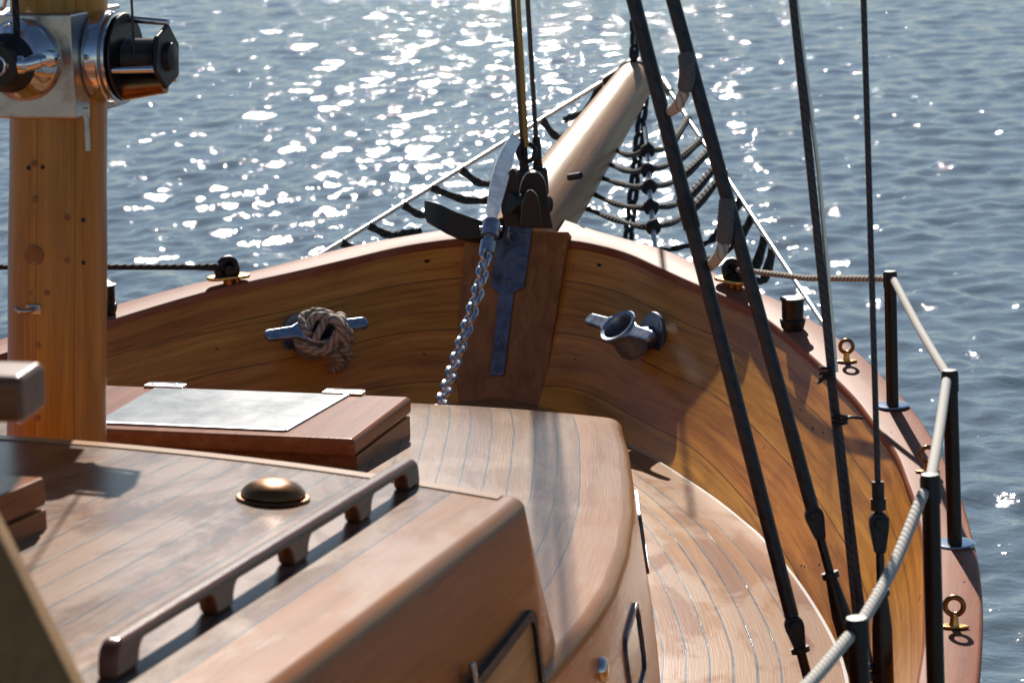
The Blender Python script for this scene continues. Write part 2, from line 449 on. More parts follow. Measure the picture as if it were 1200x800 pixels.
# outer hull, one shell from rail to below the waterline
bm = newbm(); rows = []; uvs = []
for s in (1, -1):
    rows = []; uvs = []
    al = arclen(oc)
    for i, p in enumerate(oc):
        z0 = zr(p.y)-.028; r = []; q = []
        for k in range(7):
            f = k/6; z = z0*(1-f)-.25*f
            rake = .55*(f**.8)*max(0, (p.y-5)/3.6)**2
            r.append((s*max(p.x-.012, 0)*(1-.22*f*f)-(0), p.y-rake, z)); q.append((al[i], z))
        rows.append(r); uvs.append(q)
    sheet(bm, rows, uvs)
bmesh.ops.remove_doubles(bm, verts=bm.verts, dist=.0008)
build('hull', bm, M['paint'], boat)
# bulwarks: inner planking from covering board to the cap
bulw = {}
for s in (1, -1):
    bm = newbm(); rows = []; uvs = []; al = arclen(ic)
    for i, (a, b) in enumerate(zip(ic, dc)):
        if b.x < .125 and a.x < .165: continue
        top = Vector((s*a.x, a.y, zr(a.y)-.02)); bot = Vector((s*b.x, b.y, ZD-.01))
        r = []; q = []
        for k in range(9):
            f = k/8; p = top.lerp(bot, f)
            # slight hollow of the flare
            p += Vector((s*.012, .0, 0))*math.sin(PI*f)
            r.append(p); q.append((al[i], (top-bot).length*f*(1.0)))
        # back side, 25 mm thick
        nrm = Vector((s, .6, 0)).normalized()*.02
        r2 = [p + nrm for p in r[::-1]]
        rows.append(r+r2); uvs.append(q+q[::-1])
    sheet(bm, rows, uvs)
    o = build('bulwark', bm, M['bulwark'], boat)
    if s < 0: o['label'] = 'shaded dark port bulwark'
    else: o['label'] = 'sunlit orange starboard bulwark'
    bulw[s] = o
# stem apron: broad upright board between the bulwarks
AT, AB = Vector((0, 8.350, 1.645)), Vector((0, 8.045, 1.07))
an = Vector((0, -(AT.z-AB.z), (AT.y-AB.y))).normalized()   # faces aft and a little up
if an.y > 0: an = -an
bm = newbm()
prism(bm, [(-.150, 0), (.150, 0), (.185, (AT-AB).length), (-.185, (AT-AB).length)], .05, place(AB-an*.045, an, (1, 0, 0)) if False else Matrix.Translation(AB-an*.05) @ Matrix((Vector((1, 0, 0)), (AT-AB).normalized(), Vector((1, 0, 0)).cross((AT-AB).normalized()))).transposed().to_4x4(), .004)
build('stem_apron', bm, M['apron'], boat)
apn = Vector((1, 0, 0)).cross((AT-AB).normalized())
# cap rail, rounded section
caps = {}
for s in (1, -1):
    bm = newbm(); rows = []; uvs = []; al = arclen(oc)
    for i in range(NS+1):
        a, b = ic[i], oc[i]
        d = (b-a); d.z = 0; w = d.length; dn = d.normalized()
        A = a - dn*.012; B = b + dn*.006; w = (B-A).length
        prof = [(.004, -.026), (.0, -.014), (.004, -.004), (.014, .001), (w*.5, .0022), (w-.014, .001), (w-.003, -.006), (w, -.016), (w-.004, -.028), (.004, -.026)]
        r = []; q = []
        for x, z in prof:
            p = A + dn*x
            r.append(Vector((s*max(p.x, 0.0 if i else 0), p.y, zr(p.y)+z))); q.append((al[i], x))
        rows.append(r); uvs.append(q)
    sheet(bm, rows, uvs)
    bmesh.ops.remove_doubles(bm, verts=bm.verts, dist=.0004)
    caps[s] = build('cap_rail', bm, M['cap'], boat, sharp=60)
# deck sheet
bm = newbm(); rows = []; uvs = []; al = arclen(dc)
for i, p in enumerate(dc):
    r = []; q = []
    for k in range(-14, 15):
        x = p.x*k/14
        r.append((x, p.y, ZD + .02*(1-(k/14)**2))); q.append((p.y, p.x-abs(x)))
    rows.append(r); uvs.append(q)
sheet(bm, rows, uvs)
build('deck', bm, M['deck'], boat)

# ------------------------------------------------------------------ coachroof (fore) and cabin (aft)
def zlo(X, Y):
    h = 1.2
    return 1.67-.045*(Y-4.27) - .06*(X/1.2)**2 + .0 if False else 1.653-.045*(Y-4.27)-.045*min(1.2, (abs(X)/hlo(Y)))**2-.05*max(0, min(1, (Y-5.85)/.55))**2*(1-min(1, abs(X)/hlo(Y))**2)
HLO = [(3.4, 1.238), (4.23, 1.230), (4.43, 1.227), (4.65, 1.213), (4.96, 1.170), (5.3, 1.105), (5.59, 1.035), (5.96, .94), (6.2, .868), (6.30, .835), (7, .6)]
def interp(tab, y):
    for (a, b), (c, d) in zip(tab, tab[1:]):
        if y <= c: return b+(d-b)*(y-a)/(c-a)
    return tab[-1][1]
def hlo(Y): return interp(HLO, min(max(Y, 3.4), 6.45))
def zup(X, Y): return 1.955+.07*(4.25-Y)-.045*(X/1.17)**2

def housing(outline, ztop, zbot, flare, rr, roofmat, wallmat, parent, edgew, names, rakey=0, vdist=None):
    """outline: starboard half (x,y) from aft to the centre of the front edge. roof with rounded edge + walls."""
    n = len(outline)
    # outward normals
    nor = []
    for i in range(n):
        a = outline[max(i-1, 0)]; b = outline[min(i+1, n-1)]
        t = (b-a).normalized(); nv = Vector((t.y, -t.x, 0))
        nor.append(nv if nv.dot(Vector((1, .3, 0))) > 0 else -nv)
    nor[-1] = Vector((0, 1, 0))
    vd = arclen(outline)
    bm = newbm(); rows = []; uvs = []
    K = 9
    for i in range(n):
        p = outline[i]; e = p - nor[i]*rr
        e.x = max(e.x, 0)
        zt = ztop(e.x, e.y)
        half = []; hu = []
        for k in range(K):
            f = k/(K-1); x = e.x*f
            half.append(Vector((x, e.y, ztop(x, e.y)))); hu.append((e.y, vdist(x, e.y)))
        for k in range(1, 6):
            a = PI/2*k/5
            q = e + nor[i]*rr*math.sin(a); q.z = zt - rr*(1-math.cos(a))
            half.append(q); hu.append((e.y, vdist(e.x, e.y)-rr*a))
        row = [Vector((-v.x, v.y, v.z)) for v in half[:0:-1]] + half
        ru = hu[:0:-1] + hu
        rows.append(row); uvs.append(ru)
    sheet(bm, rows, uvs)
    bmesh.ops.remove_doubles(bm, verts=bm.verts, dist=.0005)
    roof = build(names[0], bm, roofmat, parent, sharp=50)
    bm = newbm(); rows = []; uvs = []
    for s in (1, -1):
        rows = []; uvs = []
        for i in range(n):
            p = outline[i]; zt = ztop(max(p.x-rr, 0), p.y)-rr+.0005
            r = []; q = []
            for k in range(7):
                f = k/6; z = zt*(1-f)+zbot(p)*f
                w = p + nor[i]*flare*f + Vector((0, rakey, 0))*f*max(0, nor[i].y)
                w = w + Vector((0, rakey*f*(1 if i > n*.35 else 0)*(0 if nor[i].y > .2 else .0), 0))
                r.append(Vector((s*w.x, w.y, z))); q.append((vd[i], z-zbot(p) if False else zt-z))
            rows.append(r); uvs.append(q)
        sheet(bm, rows, uvs)
    bmesh.ops.remove_doubles(bm, verts=bm.verts, dist=.0005)
    wall = build(names[1], bm, wallmat, parent, sharp=50)
    return roof, wall

def rounded(pts, r, n=7):
    """round the interior corners of a polyline"""
    out = [pts[0]]
    for i in range(1, len(pts)-1):
        p, a, b = pts[i], pts[i-1], pts[i+1]
        da, db = (a-p).normalized(), (b-p).normalized()
        ang = da.angle(db)
        if ang > rad(160): out.append(p); continue
        k = min(r/math.tan(ang/2), (a-p).length*.6, (b-p).length*.6)
        A, B = p+da*k, p+db*k
        for j in range(n+1):
            t = j/n; out.append(A*(1-t)**2+p*2*t*(1-t)+B*t*t)
    out.append(pts[-1]); return out
# fore coachroof
house = thing('fore_cabin', (0, 5.3, ZD), 'low forward cabin with curved planked roof and round-cornered front, between the mast and the bow', 'cabin')
side = [Vector((hlo(y), y, 0)) for y in (3.5, 3.9, 4.23, 4.43, 4.65, 4.8, 4.96, 5.13, 5.3, 5.45, 5.59, 5.78, 5.96, 6.1, 6.2)]
front = [Vector((.845, 6.30, 0))]+[Vector((x, 6.42-.12*(x/.845)**1.6, 0)) for x in (.7, .55, .4, .25, .12, .0)]
ol = rounded(side+front, .07)
fore_roof, fore_wall = housing(ol, zlo, lambda p: ZD-.01, .055, .03, M['roof_fore'], M['wall'], house, .16, ('roof', 'wall'), vdist=lambda x, y: hlo(y)-x)
# aft cabin
cabin = thing('cabin', (0, 2, ZD), 'higher aft cabin with weathered planked roof and broad pale edge boards, nearest to the camera', 'cabin')
YF = lambda x: 4.245-.125*(x/1.16)**2
side = [Vector((1.193, y, 0)) for y in (-1.0, 0, 1, 2, 2.4, 2.8, 3.2, 3.6, 3.8, 3.95)]
front = [Vector((1.19, YF(1.19), 0))]+[Vector((x, YF(x), 0)) for x in (1.05, .9, .75, .6, .45, .3, .15, 0)]
ol = rounded(side+front, .032)
aft_roof, aft_wall = housing(ol, zup, lambda p: ZD-.01, .075, .024, M['roof'], M['wall'], cabin, .17, ('roof', 'wall'), rakey=.42, vdist=lambda x, y: 1.193-x)

bm = newbm(); rows = []; uvs = []
for i in range(61):
    x = -1.15+2.3*i/60; r = []; q = []
    for k, (dy, dz) in enumerate(((-.062, -.004), (-.060, .0022), (-.026, .0022), (-.022, -.004))):
        y = YF(x)+dy; r.append((x, y, zup(x, y)+dz)); q.append((x, .6+dy))
    rows.append(r); uvs.append(q)
sheet(bm, rows, uvs); build('edge_board', bm, M['edgeboard'], cabin)
def bvh(o):
    me = o.data; w = wloc(o)
    return BVHTree.FromPolygons([v.co+w for v in me.vertices], [p.vertices[:] for p in me.polygons])
def hit(px, py, tree):
    d = ray(px, py).normalized(); l, n, i, dist = tree.ray_cast(CAM, d)
    if l is None: return None, None
    if n.dot(d) > 0: n = -n
    return l, n
T_cap = {s: bvh(caps[s]) for s in caps}; T_bul = {s: bvh(bulw[s]) for s in bulw}
T_wall = bvh(aft_wall); T_fwall = bvh(fore_wall); T_roof = bvh(aft_roof); T_fro = bvh(fore_roof)

# --- cabin window with wooden shutter (starboard side)
def on_wall(px, py, tree=None):
    l, n = hit(px, py, tree or T_wall); return l, n
wa, wn_ = on_wall(612, 716); wb, _ = on_wall(640, 790)
fwd = (Vector((0, 1, 0)) - wn_*wn_.y).normalized(); upv = fwd.cross(wn_); upv = upv if upv.z > 0 else -upv
Wm = lambda c, off: Matrix.Translation(c+wn_*off) @ Matrix((fwd, upv, fwd.cross(upv))).transposed().to_4x4()
ws = 1 if fwd.cross(upv).dot(wn_) > 0 else -1
win_w, win_h = .62, .26
tl, _ = on_wall(622, 708)
wc = tl - fwd*(win_w/2) - upv*(win_h/2)
bm = newbm()
ringprism(bm, rrect(win_w, win_h, .035), rrect(win_w-.036, win_h-.036, .026), .014*ws, Wm(wc, -.004))  # no recess cut: black ring stands in for the shaded jamb of the opening
wf_ = build('window', bm, M['black'], cabin)
bm = newbm(); prism(bm, rrect(win_w-.034, win_h-.034, .026), .006*ws, Wm(wc, -.003))
build('shutter', bm, M['shutter'], wf_)
hk, _ = on_wall(546, 790)
bm = newbm(); box(bm, (0, 0, 0), (.014, .04, .012), Wm(hk, .012), .004); build('handle', bm, M['steel'], wf_)
# --- portlights of the fore cabin (edge-on, chrome)
def portlight(px, py, w, h, parent, tree):
    c, n = hit(px, py, tree)
    fw = (Vector((0, 1, 0)) - n*n.y).normalized(); up = fw.cross(n); up = up if up.z > 0 else -up
    m = Matrix((fw, up, fw.cross(up))).transposed().to_4x4(); s = 1 if fw.cross(up).dot(n) > 0 else -1
    L = lambda off: Matrix.Translation(c+n*off) @ m
    bm = newbm(); ringprism(bm, rrect(w, h, .04), rrect(w-.022, h-.022, .03), .011*s, L(-.004))
    o = build('window', bm, M['galvdark'], parent)
    bm = newbm(); prism(bm, rrect(w-.024, h-.024, .028), .005*s, L(-.003)); build('pane', bm, M['glass'], o)
    return c
portlight(743, 768, .30, .155, house, T_fwall)
c2 = Vector((1.0, 5.85, 1.33))
_l, _n, _i, _d = T_fwall.find_nearest(Vector((1.0, 5.92, 1.33)))
q = proj(_l)
def portlight_at(c, n, w, h, parent):
    if n.x < 0: n = -n
    fw = (Vector((0, 1, 0)) - n*n.y).normalized(); up = fw.cross(n); up = up if up.z > 0 else -up
    m = Matrix((fw, up, fw.cross(up))).transposed().to_4x4(); s = 1 if fw.cross(up).dot(n) > 0 else -1
    L = lambda off: Matrix.Translation(c+n*off) @ m
    bm = newbm(); ringprism(bm, rrect(w, h, .04), rrect(w-.022, h-.022, .03), .011*s, L(-.004))
    o = build('window', bm, M['galvdark'], parent)
    bm = newbm(); prism(bm, rrect(w-.024, h-.024, .028), .005*s, L(-.003)); build('pane', bm, M['glass'], o)
portlight_at(_l, _n, .30, .155, house)
# small round vent cover low on the wall
l, n = hit(706, 784, T_fwall)
bm = newbm(); lathe(bm, [(0, .012), (.012, .012), (.02, .009), (.024, .004), (.026, -.002)], place(l, n), 24)
build('vent_cover', bm, M['chrome'], house)

# ------------------------------------------------------------------ hatch on the fore cabin roof
hz0 = zlo(0, 5.6)
hatch = thing('deck_hatch', (.015, 5.6, hz0), 'square wooden deck hatch with a grey panel in its lid, beside the mast', 'hatch')
HX, Y0, Y1 = .415, 5.375, 5.815
bm = newbm()
prof = [(-HX+.02, Y0+.03), (HX-.004, Y0+.03), (HX-.004, Y1-.005), (-HX+.02, Y1-.005)]
prism(bm, [(x+.015, y) for x, y in prof], .062, Matrix.Translation((0, 0, 1.562)), .004)
build('coaming', bm, M['hatch'], hatch)
bm = newbm()
prism(bm, [(x+.015, y) for x, y in ((-HX, Y0), (HX, Y0), (HX, Y1), (-HX, Y1))], .044, Matrix.Translation((0, 0, 1.627)), .012, 3)
lid = build('lid', bm, M['hatch'], hatch)
bm = newbm(); prism(bm, [(-.235, 5.425), (.245, 5.425), (.27, 5.795), (-.24, 5.795)], .004, Matrix.Translation((0, 0, 1.6695)), 0)
build('panel', bm, M['panel'], lid)
bm = newbm()
for (x0, y0, x1, y1) in ((-.235, 5.425, .245, 5.425), (.245, 5.425, .27, 5.795)):
    d = Vector((x1-x0, y1-y0, 0)); a = Vector((x0, y0, 1.6735)); e = d.normalized()
    box(bm, (d.length/2, 0, 0), (d.length, .012, .004), Matrix.Translation(a) @ frame((0, 0, 1), e), 0)
build('trim', bm, M['galv'], lid)
for hx_ in (-.22, .255):
    bm = newbm(); box(bm, (hx_, 5.812, 1.674), (.105, .034, .007), bev=.002)
    for dx in (-.03, .03): lathe(bm, [(.006, 0), (.005, .003), (0, .004)], Matrix.Translation((hx_+dx, 5.81, 1.677)), 10)
    tube(bm, [(hx_-.05, 5.828, 1.674), (hx_+.05, 5.828, 1.674)], .006, 8)
    build('hinge', bm, M['steel'], lid)

# ------------------------------------------------------------------ grab rail on the aft cabin roof
feetY = [2.865, 3.193, 3.50, 3.808, 4.078]
gx = lambda y: .99 - .018*max(0, y-3.7)
hgt = .050
outline = []
fw_ = .03
top0 = .0165
# bottom scallops between the feet then back along the top
ol_ = [(feetY[0]-.045, 0)]
for a, b in zip(feetY, feetY[1:]):
    a1, b1 = a+fw_, b-fw_
    ol_.append((a1, 0))
    r = .024; H = hgt-top0
    for k in range(7): t = PI/2*k/6; ol_.append((a1+.006+r*(1-math.cos(t)), (H-r)+r*math.sin(t)) if True else None)
    for k in range(7): t = PI/2*(1-k/6); ol_.append((b1-.006-r*(1-math.cos(t)), (H-r)+r*math.sin(t)))
    ol_.append((b1, 0))
ye = feetY[-1]+.045
ol_ += [(ye, 0)]
r = .030
for k in range(7): t = PI/2*k/6; ol_.append((ye-.004-r*(1-math.cos(t)), hgt-r+r*math.sin(t)))
ys = feetY[0]-.045
for k in range(7): t = PI/2*(1-k/6); ol_.append((ys+.004+r*(1-math.cos(t)), hgt-r+r*math.sin(t)))
bm = newbm()
t_ = newbm()
prism(t_, ol_, .027, Matrix.Identity(4), .008, 3)
for v in t_.verts:
    y, h, w = v.co
    x = gx(y) + (w-.015)
    v.co = Vector((x, y, zup(x, y)-.002 + h))
merge(bm, t_)
gr = build('grab_rail', bm, M['rail'], origin=(.99, 3.5, zup(.99, 3.5)))
tag(gr, 'long dark wooden grab rail with five feet along the aft cabin roof edge', 'grab rail')

# mushroom vent
p, n = hit(320, 585, T_roof)
vent = thing('mushroom_vent', p, 'domed bronze mushroom vent on the aft cabin roof beside the grab rail', 'vent')
mv = place(p, n)
bm = newbm(); lathe(bm, [(.062, 0), (.0625, .003), (.060, .006), (.05, .0065)], mv, 48); build('flange', bm, M['bronze'], vent)
bm = newbm(); lathe(bm, [(.044, .004), (.053, .006), (.055, .009), (.0535, .014), (.049, .020), (.041, .0265), (.029, .0315), (.015, .034), (0, .035)], mv, 48); build('dome', bm, M['bronze'], vent)

# sliding companion hatch at the left edge
sh = thing('sliding_hatch', (0, 3.0, zup(0, 3)), 'low two-board wooden sliding hatch box at the left edge on the aft cabin roof', 'hatch')
cx0 = onsurf(57, 618, zup)
for z0, h, inset, nm in ((-.008, .040, .0, 'lower_board'), (.037, .046, .0, 'upper_board')):
    bm = newbm()
    zz = zup(cx0.x, cx0.y)
    t_ = newbm(); box(t_, (0, (cx0.y+1.9)/2, 0), (cx0.x*2, cx0.y-1.9, h), bev=.006)
    for v in t_.verts: v.co.z += zz + z0 + h/2 + .07*(cx0.y - v.co.y)
    merge(bm, t_); build(nm, bm, M['hatch'], sh)

# boom crutch close to the camera (beam end + leaning leg)
e = at(38, 462, 2.95)
cru = thing('boom_crutch', (e.x-.2, e.y, zup(.4, 2.7)), 'blurred wooden boom crutch with round-cornered beam and leaning tan leg at the left edge', 'crutch')
bm = newbm()
ax = Vector((-1, -.12, .02)).normalized()
mt = place(at(40, 460, 2.95), -ax, (0, 0, 1))
prism(bm, rrect(.056, .09, .014), -.45, mt, .008, 3)
build('beam', bm, M['darkwood'], cru)
bm = newbm()
a1 = at(-20, 585, 2.55); b1 = at(95, 815, 2.45)
dirn = (b1-a1).normalized()
side_ = (dirn.cross(cf)).normalized(); side_ = side_ if side_.dot(cr) < 0 else -side_
prism(bm, [(-.02, 0), ((b1-a1).length+.06, 0), ((b1-a1).length+.06, .075), (-.02, .075)], .045, Matrix.Translation(a1) @ Matrix((dirn, side_, dirn.cross(side_))).transposed().to_4x4(), .008)
build('leg', bm, M['tanwood'], cru)

# ------------------------------------------------------------------ mast and winches
mb0 = onx(66.5, 520, 0.0); mt0 = onx(69, 80, .012)
MD = (mt0-mb0).normalized()
mbase = mb0 - MD*((mb0.z-zlo(0, 4.75))/MD.z)
def mz(z): return mbase + MD*((z-mbase.z)/MD.z)
mast = thing('mast', mbase, 'thick varnished orange pine mast with winches at the left, rising through the fore cabin roof', 'mast')
bm = newbm()
zs = [mbase.z-.02+i*.15 for i in range(36)]
tube(bm, [mz(z) for z in zs], [.1035-.0006*i+.001*math.sin(i*2.1) for i in range(36)], 40)
build('spar', bm, M['mast'], mast)
# knots, wooden plugs and screw heads on the aft face
def on_mast(px, py):
    d = ray(px, py); best = None
    lo_, hi_ = 3.5, 6.0
    for k in range(900):
        t = lo_+(hi_-lo_)*k/900; p = CAM+d*t; c = mz(p.z)
        if (Vector((p.x-c.x, p.y-c.y, 0))).length < .103:
            nn = Vector((p.x-c.x, p.y-c.y, 0)).normalized(); return p, nn
    return None, None
for px, py, r_, mm in ((40, 300, .0215, 'dirtplug'),):
    p, n = on_mast(px, py); bm = newbm(); lathe(bm, [(r_, -.004), (r_, .0015), (r_*.8, .003), (r_*.7, .002), (0, .002)], place(p, n), 28); build('plug', bm, M[mm], mast)
for px, py in ((41, 234), (79, 255), (79, 305), (36, 344), (55, 343), (44, 405), (44, 490), (40, 192)):
    p, n = on_mast(px, py)
    if p: bm = newbm(); lathe(bm, [(.0068, -.003), (.0066, .0012), (.005, .002), (0, .0022)], place(p, n), 14); build('screw_cap', bm, M['dirtplug'], mast)
for px, py in ((98, 258), (98, 308), (33, 197), (50, 196)):
    p, n = on_mast(px, py)
    if p: bm = newbm(); lathe(bm, [(.005, -.003), (.0045, .0006), (0, .0007)], place(p, n), 10); build('screw_hole', bm, M['black'], mast)
p, n = on_mast(40, 362)
bm = newbm(); tube(bm, smoothpath([p-n*.01, p+n*.02, p+n*.035+Vector((-.012, 0, .002)), p+n*.03+Vector((-.024, 0, .006))]), .0055, 10); box(bm, (0, 0, .002), (.034, .020, .006), place(p, n, (1, 0, 0)), .003)
build('hook', bm, M['steel'], mast)
# winch housing (square sleeve)
cB = mz(2.62)
yA = cB.y-.124; zt_ = ony(84, 17, yA).z; zb_ = ony(84, 140, yA).z; xs = ony(86, 80, yA).x
BC = Vector((xs-.114, cB.y, (zt_+zb_)/2)); BH = zt_-zb_
bm = newbm(); box(bm, BC, (.228, .248, BH), bev=.006, segs=2)
sleeve = build('winch_sleeve', bm, M['steel'], mast)
def gauge(px, py): return ony(px, py, yA)
# aft winch: shiny domed drum base, black self-tailing hub, crank arm
cw = gauge(27, 70)
w1 = bpy.data.objects.new('winch', None); COL.objects.link(w1); w1.parent = mast; w1.location = cw - mbase
A = place(cw, (0, -1, 0), (1, 0, 0))
bm = newbm(); lathe(bm, [(.082, 0), (.083, .006), (.081, .014), (.077, .022), (.070, .032), (.062, .045), (.054, .062), (.05, .075)], A, 56); build('drum', bm, M['chrome'], w1)
bm = newbm(); lathe(bm, [(.056, .062), (.060, .068), (.058, .078), (.05, .085), (.044, .09), (.044, .112), (.041, .118), (.02, .119), (.018, .113), (0, .113)], A, 48); build('hub', bm, M['black'], w1)
bm = newbm(); torus(bm, A @ Matrix.Translation((0, 0, .118)), .0195, .0035, 28, 8); build('socket', bm, M['chrome'], w1)
bm = newbm()
tube(bm, smoothpath([A @ Vector(v) for v in ((.02, 0, .100), (.05, .0, .092), (.075, .006, .075), (.088, .008, .066))]), [.020]*8+[.016]*8+[.013]*9, 14)
lathe(bm, [(.013, -.02), (.017, -.012), (.018, 0), (.016, .012), (0, .016)], A @ Matrix.Translation((.09, .008, .064)), 18)
build('line_guide', bm, M['chrome'], w1)
# starboard reel winch, axis +X
cs = Vector((BC.x+.114, BC.y+.0, ony(100, 74, yA).z))
w2 = bpy.data.objects.new('winch', None); COL.objects.link(w2); w2.parent = mast; w2.location = cs - mbase
S = place(cs, (1, 0, 0), (0, 1, 0))
bm = newbm(); lathe(bm, [(.090, 0), (.094, .004), (.094, .03), (.09, .036), (.093, .044), (.097, .048), (.097, .053), (.085, .056), (.05, .056)], S, 56); build('gear_case', bm, M['chrome'], w2)
bm = newbm(); hexo = [(.093*math.cos(rad(60*k+18)), .093*math.sin(rad(60*k+18))) for k in range(6)]
lathe(bm, [(.0, .056), (.086, .056), (.090, .059), (.088, .063), (0, .064)], S, 40); build('flange', bm, M['black'], w2)
bm = newbm(); prism(bm, [(x*.72*(1.05 if k % 2 else .95), y*.72) for k, (x, y) in enumerate(hexo)], .012, S @ Matrix.Translation((0, 0, .142)), .005, 3)
lathe(bm, [(.03, 0), (.028, .01), (.014, .014), (0, .014)], S @ Matrix.Translation((0, 0, .154)), 20)
build('end_plate', bm, M['black'], w2)
bm = newbm(); lathe(bm, [(.03, .06)]+[(.036+.0016*(k % 2), .062+.08*k/46) for k in range(47)]+[(.03, .1425)], S, 36); build('wire_spool', bm, M['wire'], w2)
for a in (75, 195, 315):
    bm = newbm(); p0 = S @ Vector((.078*math.cos(rad(a)), .078*math.sin(rad(a)), .055)); p1 = S @ Vector((.07*math.cos(rad(a)), .07*math.sin(rad(a)), .15))
    tube(bm, [p0, p1], .0075, 12); build('tie_rod', bm, M['chrome'], w2)
bm = newbm(); q0 = S @ Vector((-.012, -.062, .055)); q1 = S @ Vector((-.012, -.055, .148)); tube(bm, [q0, q1], [.028, .019], 20); build('pawl_cone', bm, M['bronze'], w2)
bm = newbm(); pz = gauge(101, 132); box(bm, (pz.x+.005, pz.y-.012, pz.z), (.012, .014, .022), bev=.003); tube(bm, [(pz.x+.006, pz.y-.014, pz.z-.005), (pz.x+.006, pz.y-.016, pz.z-.075)], .0055, 10); build('pawl_lever', bm, M['steel'], w2)
# wires running up from the winches
bm = newbm(); ww = S @ Vector((-.036, 0, .095)); tube(bm, [ww, ww+Vector((-.003, .02, 1.3))], .0028, 8)
tag(build('halyard_wire', bm, M['wire'], origin=ww), 'thin dark wire running up from the starboard reel winch on the mast', 'wire', None)
bm = newbm(); ww = A @ Vector((.018, .055, .06)); tube(bm, smoothpath([ww, ww+Vector((-.002, 0.01, .06)), ww+Vector((0, .015, 1.2))]), .007, 10)
tag(build('halyard_rope', bm, M['rope_dark'], origin=ww), 'grey wire rope hanging over the shiny aft winch of the mast', 'rope', None)
# steel loop above the sleeve
bm = newbm(); lp = gauge(4, 8); tube(bm, smoothpath([lp+Vector((-.03, 0, .0)), lp+Vector((-.01, -.01, -.004)), lp+Vector((.006, -.012, 0)), lp+Vector((.014, -.012, .03)), lp+Vector((.012, -.0, .06))]), .0045, 8)
build('wire_loop', bm, M['chrome'], mast)

# ------------------------------------------------------------------ bow fittings
# stem plate on the apron
pp = AT + apn*(.002)
poly_px = [(584.5, 263), (625, 262), (615, 337), (603, 343), (591, 440), (575, 440), (585, 343), (576, 337)]
if apn.y > 0: apn = -apn
PA = [onplane(x, y, AT+apn*.003, apn) for x, y in poly_px]
ex = Vector((1, 0, 0)); ey = (AT-AB).normalized()
o0 = PA[0]
poly = [((p-o0).dot(ex), (p-o0).dot(ey)) for p in PA]
sgn = 1 if ex.cross(ey).dot(apn) > 0 else -1
PLm = Matrix.Translation(o0) @ Matrix((ex, ey, ex.cross(ey))).transposed().to_4x4()
plate = thing('stem_plate', onplane(590, 400, AT, apn), 'long galvanised steel plate with bolts on the inside of the stem', 'plate')
bm = newbm(); prism(bm, poly, .009*sgn, PLm, .002); build('strap', bm, M['galvdark'], plate)
for px, py in ((617, 275), (615, 302), (596, 329), (590, 362), (587, 395), (584, 418), (583, 433), (588, 270)):
    q_ = onplane(px, py, AT+apn*.012, apn); bm = newbm(); lathe(bm, [(.009, -.002), (.008, .003), (.004, .006), (0, .006)], place(q_, apn), 12); build('bolt', bm, M['galvdark'], plate)
q_ = onplane(598, 276, AT+apn*.012, apn); bm = newbm()
torus(bm, place(q_+apn*.012, (1, 0, 0), (0, 0, 1)), .019, .006, 20, 8, 1.2, 1.); build('eye', bm, M['galv'], plate)

# anchor: shiny curved shank, dark fluke outboard
anc = thing('anchor', at(580, 262, 8.35), 'stowed anchor with bright curved shank and black fluke over the port bow', 'anchor')
bm = newbm()
cl = smoothpath([at(575, 264, 8.22), at(579, 238, 8.32), at(586, 208, 8.45), at(595, 180, 8.6), at(605, 160, 8.75)], 8)
hw = [.012+.016*math.sin(min(1, i/(len(cl)-1)*1.15)*PI*.8) for i in range(len(cl))]
uv = bm.loops.layers.uv.verify(); R_ = []
for i, c_ in enumerate(cl):
    tdir = (cl[min(i+1, len(cl)-1)]-cl[max(i-1, 0)]).normalized()
    sd = Vector((.35, -1, 0)).normalized(); nn = tdir.cross(sd).normalized()
    k = .012
    R_.append([bm.verts.new(c_+sd*k*a+nn*hw[i]*b) for a, b in ((-1, -1), (1, -1), (1, 1), (-1, 1))])
for a, b in zip(R_, R_[1:]):
    for k in range(4): bm.faces.new((a[k], a[(k+1) % 4], b[(k+1) % 4], b[k]))
bm.faces.new(R_[0]); bm.faces.new(R_[-1])
build('shank', bm, M['bright'], anc)
bm = newbm()
fl = smoothpath([at(498, 238, 8.75), at(517, 246, 8.70), at(540, 256, 8.68), at(575, 262, 8.7), at(603, 250, 8.85)], 8)
nF = len(fl); R_ = []
for i, c_ in enumerate(fl):
    f = i/(nF-1); wdt = .008+.06*math.sin(PI*min(1, f*1.25+.05))**.8
    R_.append([bm.verts.new(c_+Vector(v)) for v in ((0, -wdt*.3, wdt*.35), (0, wdt, -.02), (0, wdt*.6, -.06-wdt*.4), (0, -wdt*.5, -.03-wdt*.5))])
for a, b in zip(R_, R_[1:]):
    for k in range(4): bm.faces.new((a[k], a[(k+1) % 4], b[(k+1) % 4], b[k]))
bm.faces.new(R_[0]); bm.faces.new(R_[-1])
build('fluke', bm, M['black'], anc)
bm = newbm()
sa, sb_ = at(577, 258, 8.20), at(571, 292, 8.16); sd = (sb_-sa).normalized()
tube(bm, [sa, sa.lerp(sb_, .1), sa.lerp(sb_, .55), sa.lerp(sb_, .58)], [.024, .029, .029, .020], 20)
tube(bm, [sa.lerp(sb_, .58), sa.lerp(sb_, .72)], .016, 16)
tube(bm, [sa.lerp(sb_, .70), sa.lerp(sb_, .74), sa.lerp(sb_, 1.12), sa.lerp(sb_, 1.2)], [.020, .025, .025, .014], 20)
tube(bm, [sa.lerp(sb_, .3)-cr*.036, sa.lerp(sb_, .3)+cr*.036], .009, 12)
build('swivel', bm, M['galv'], anc)
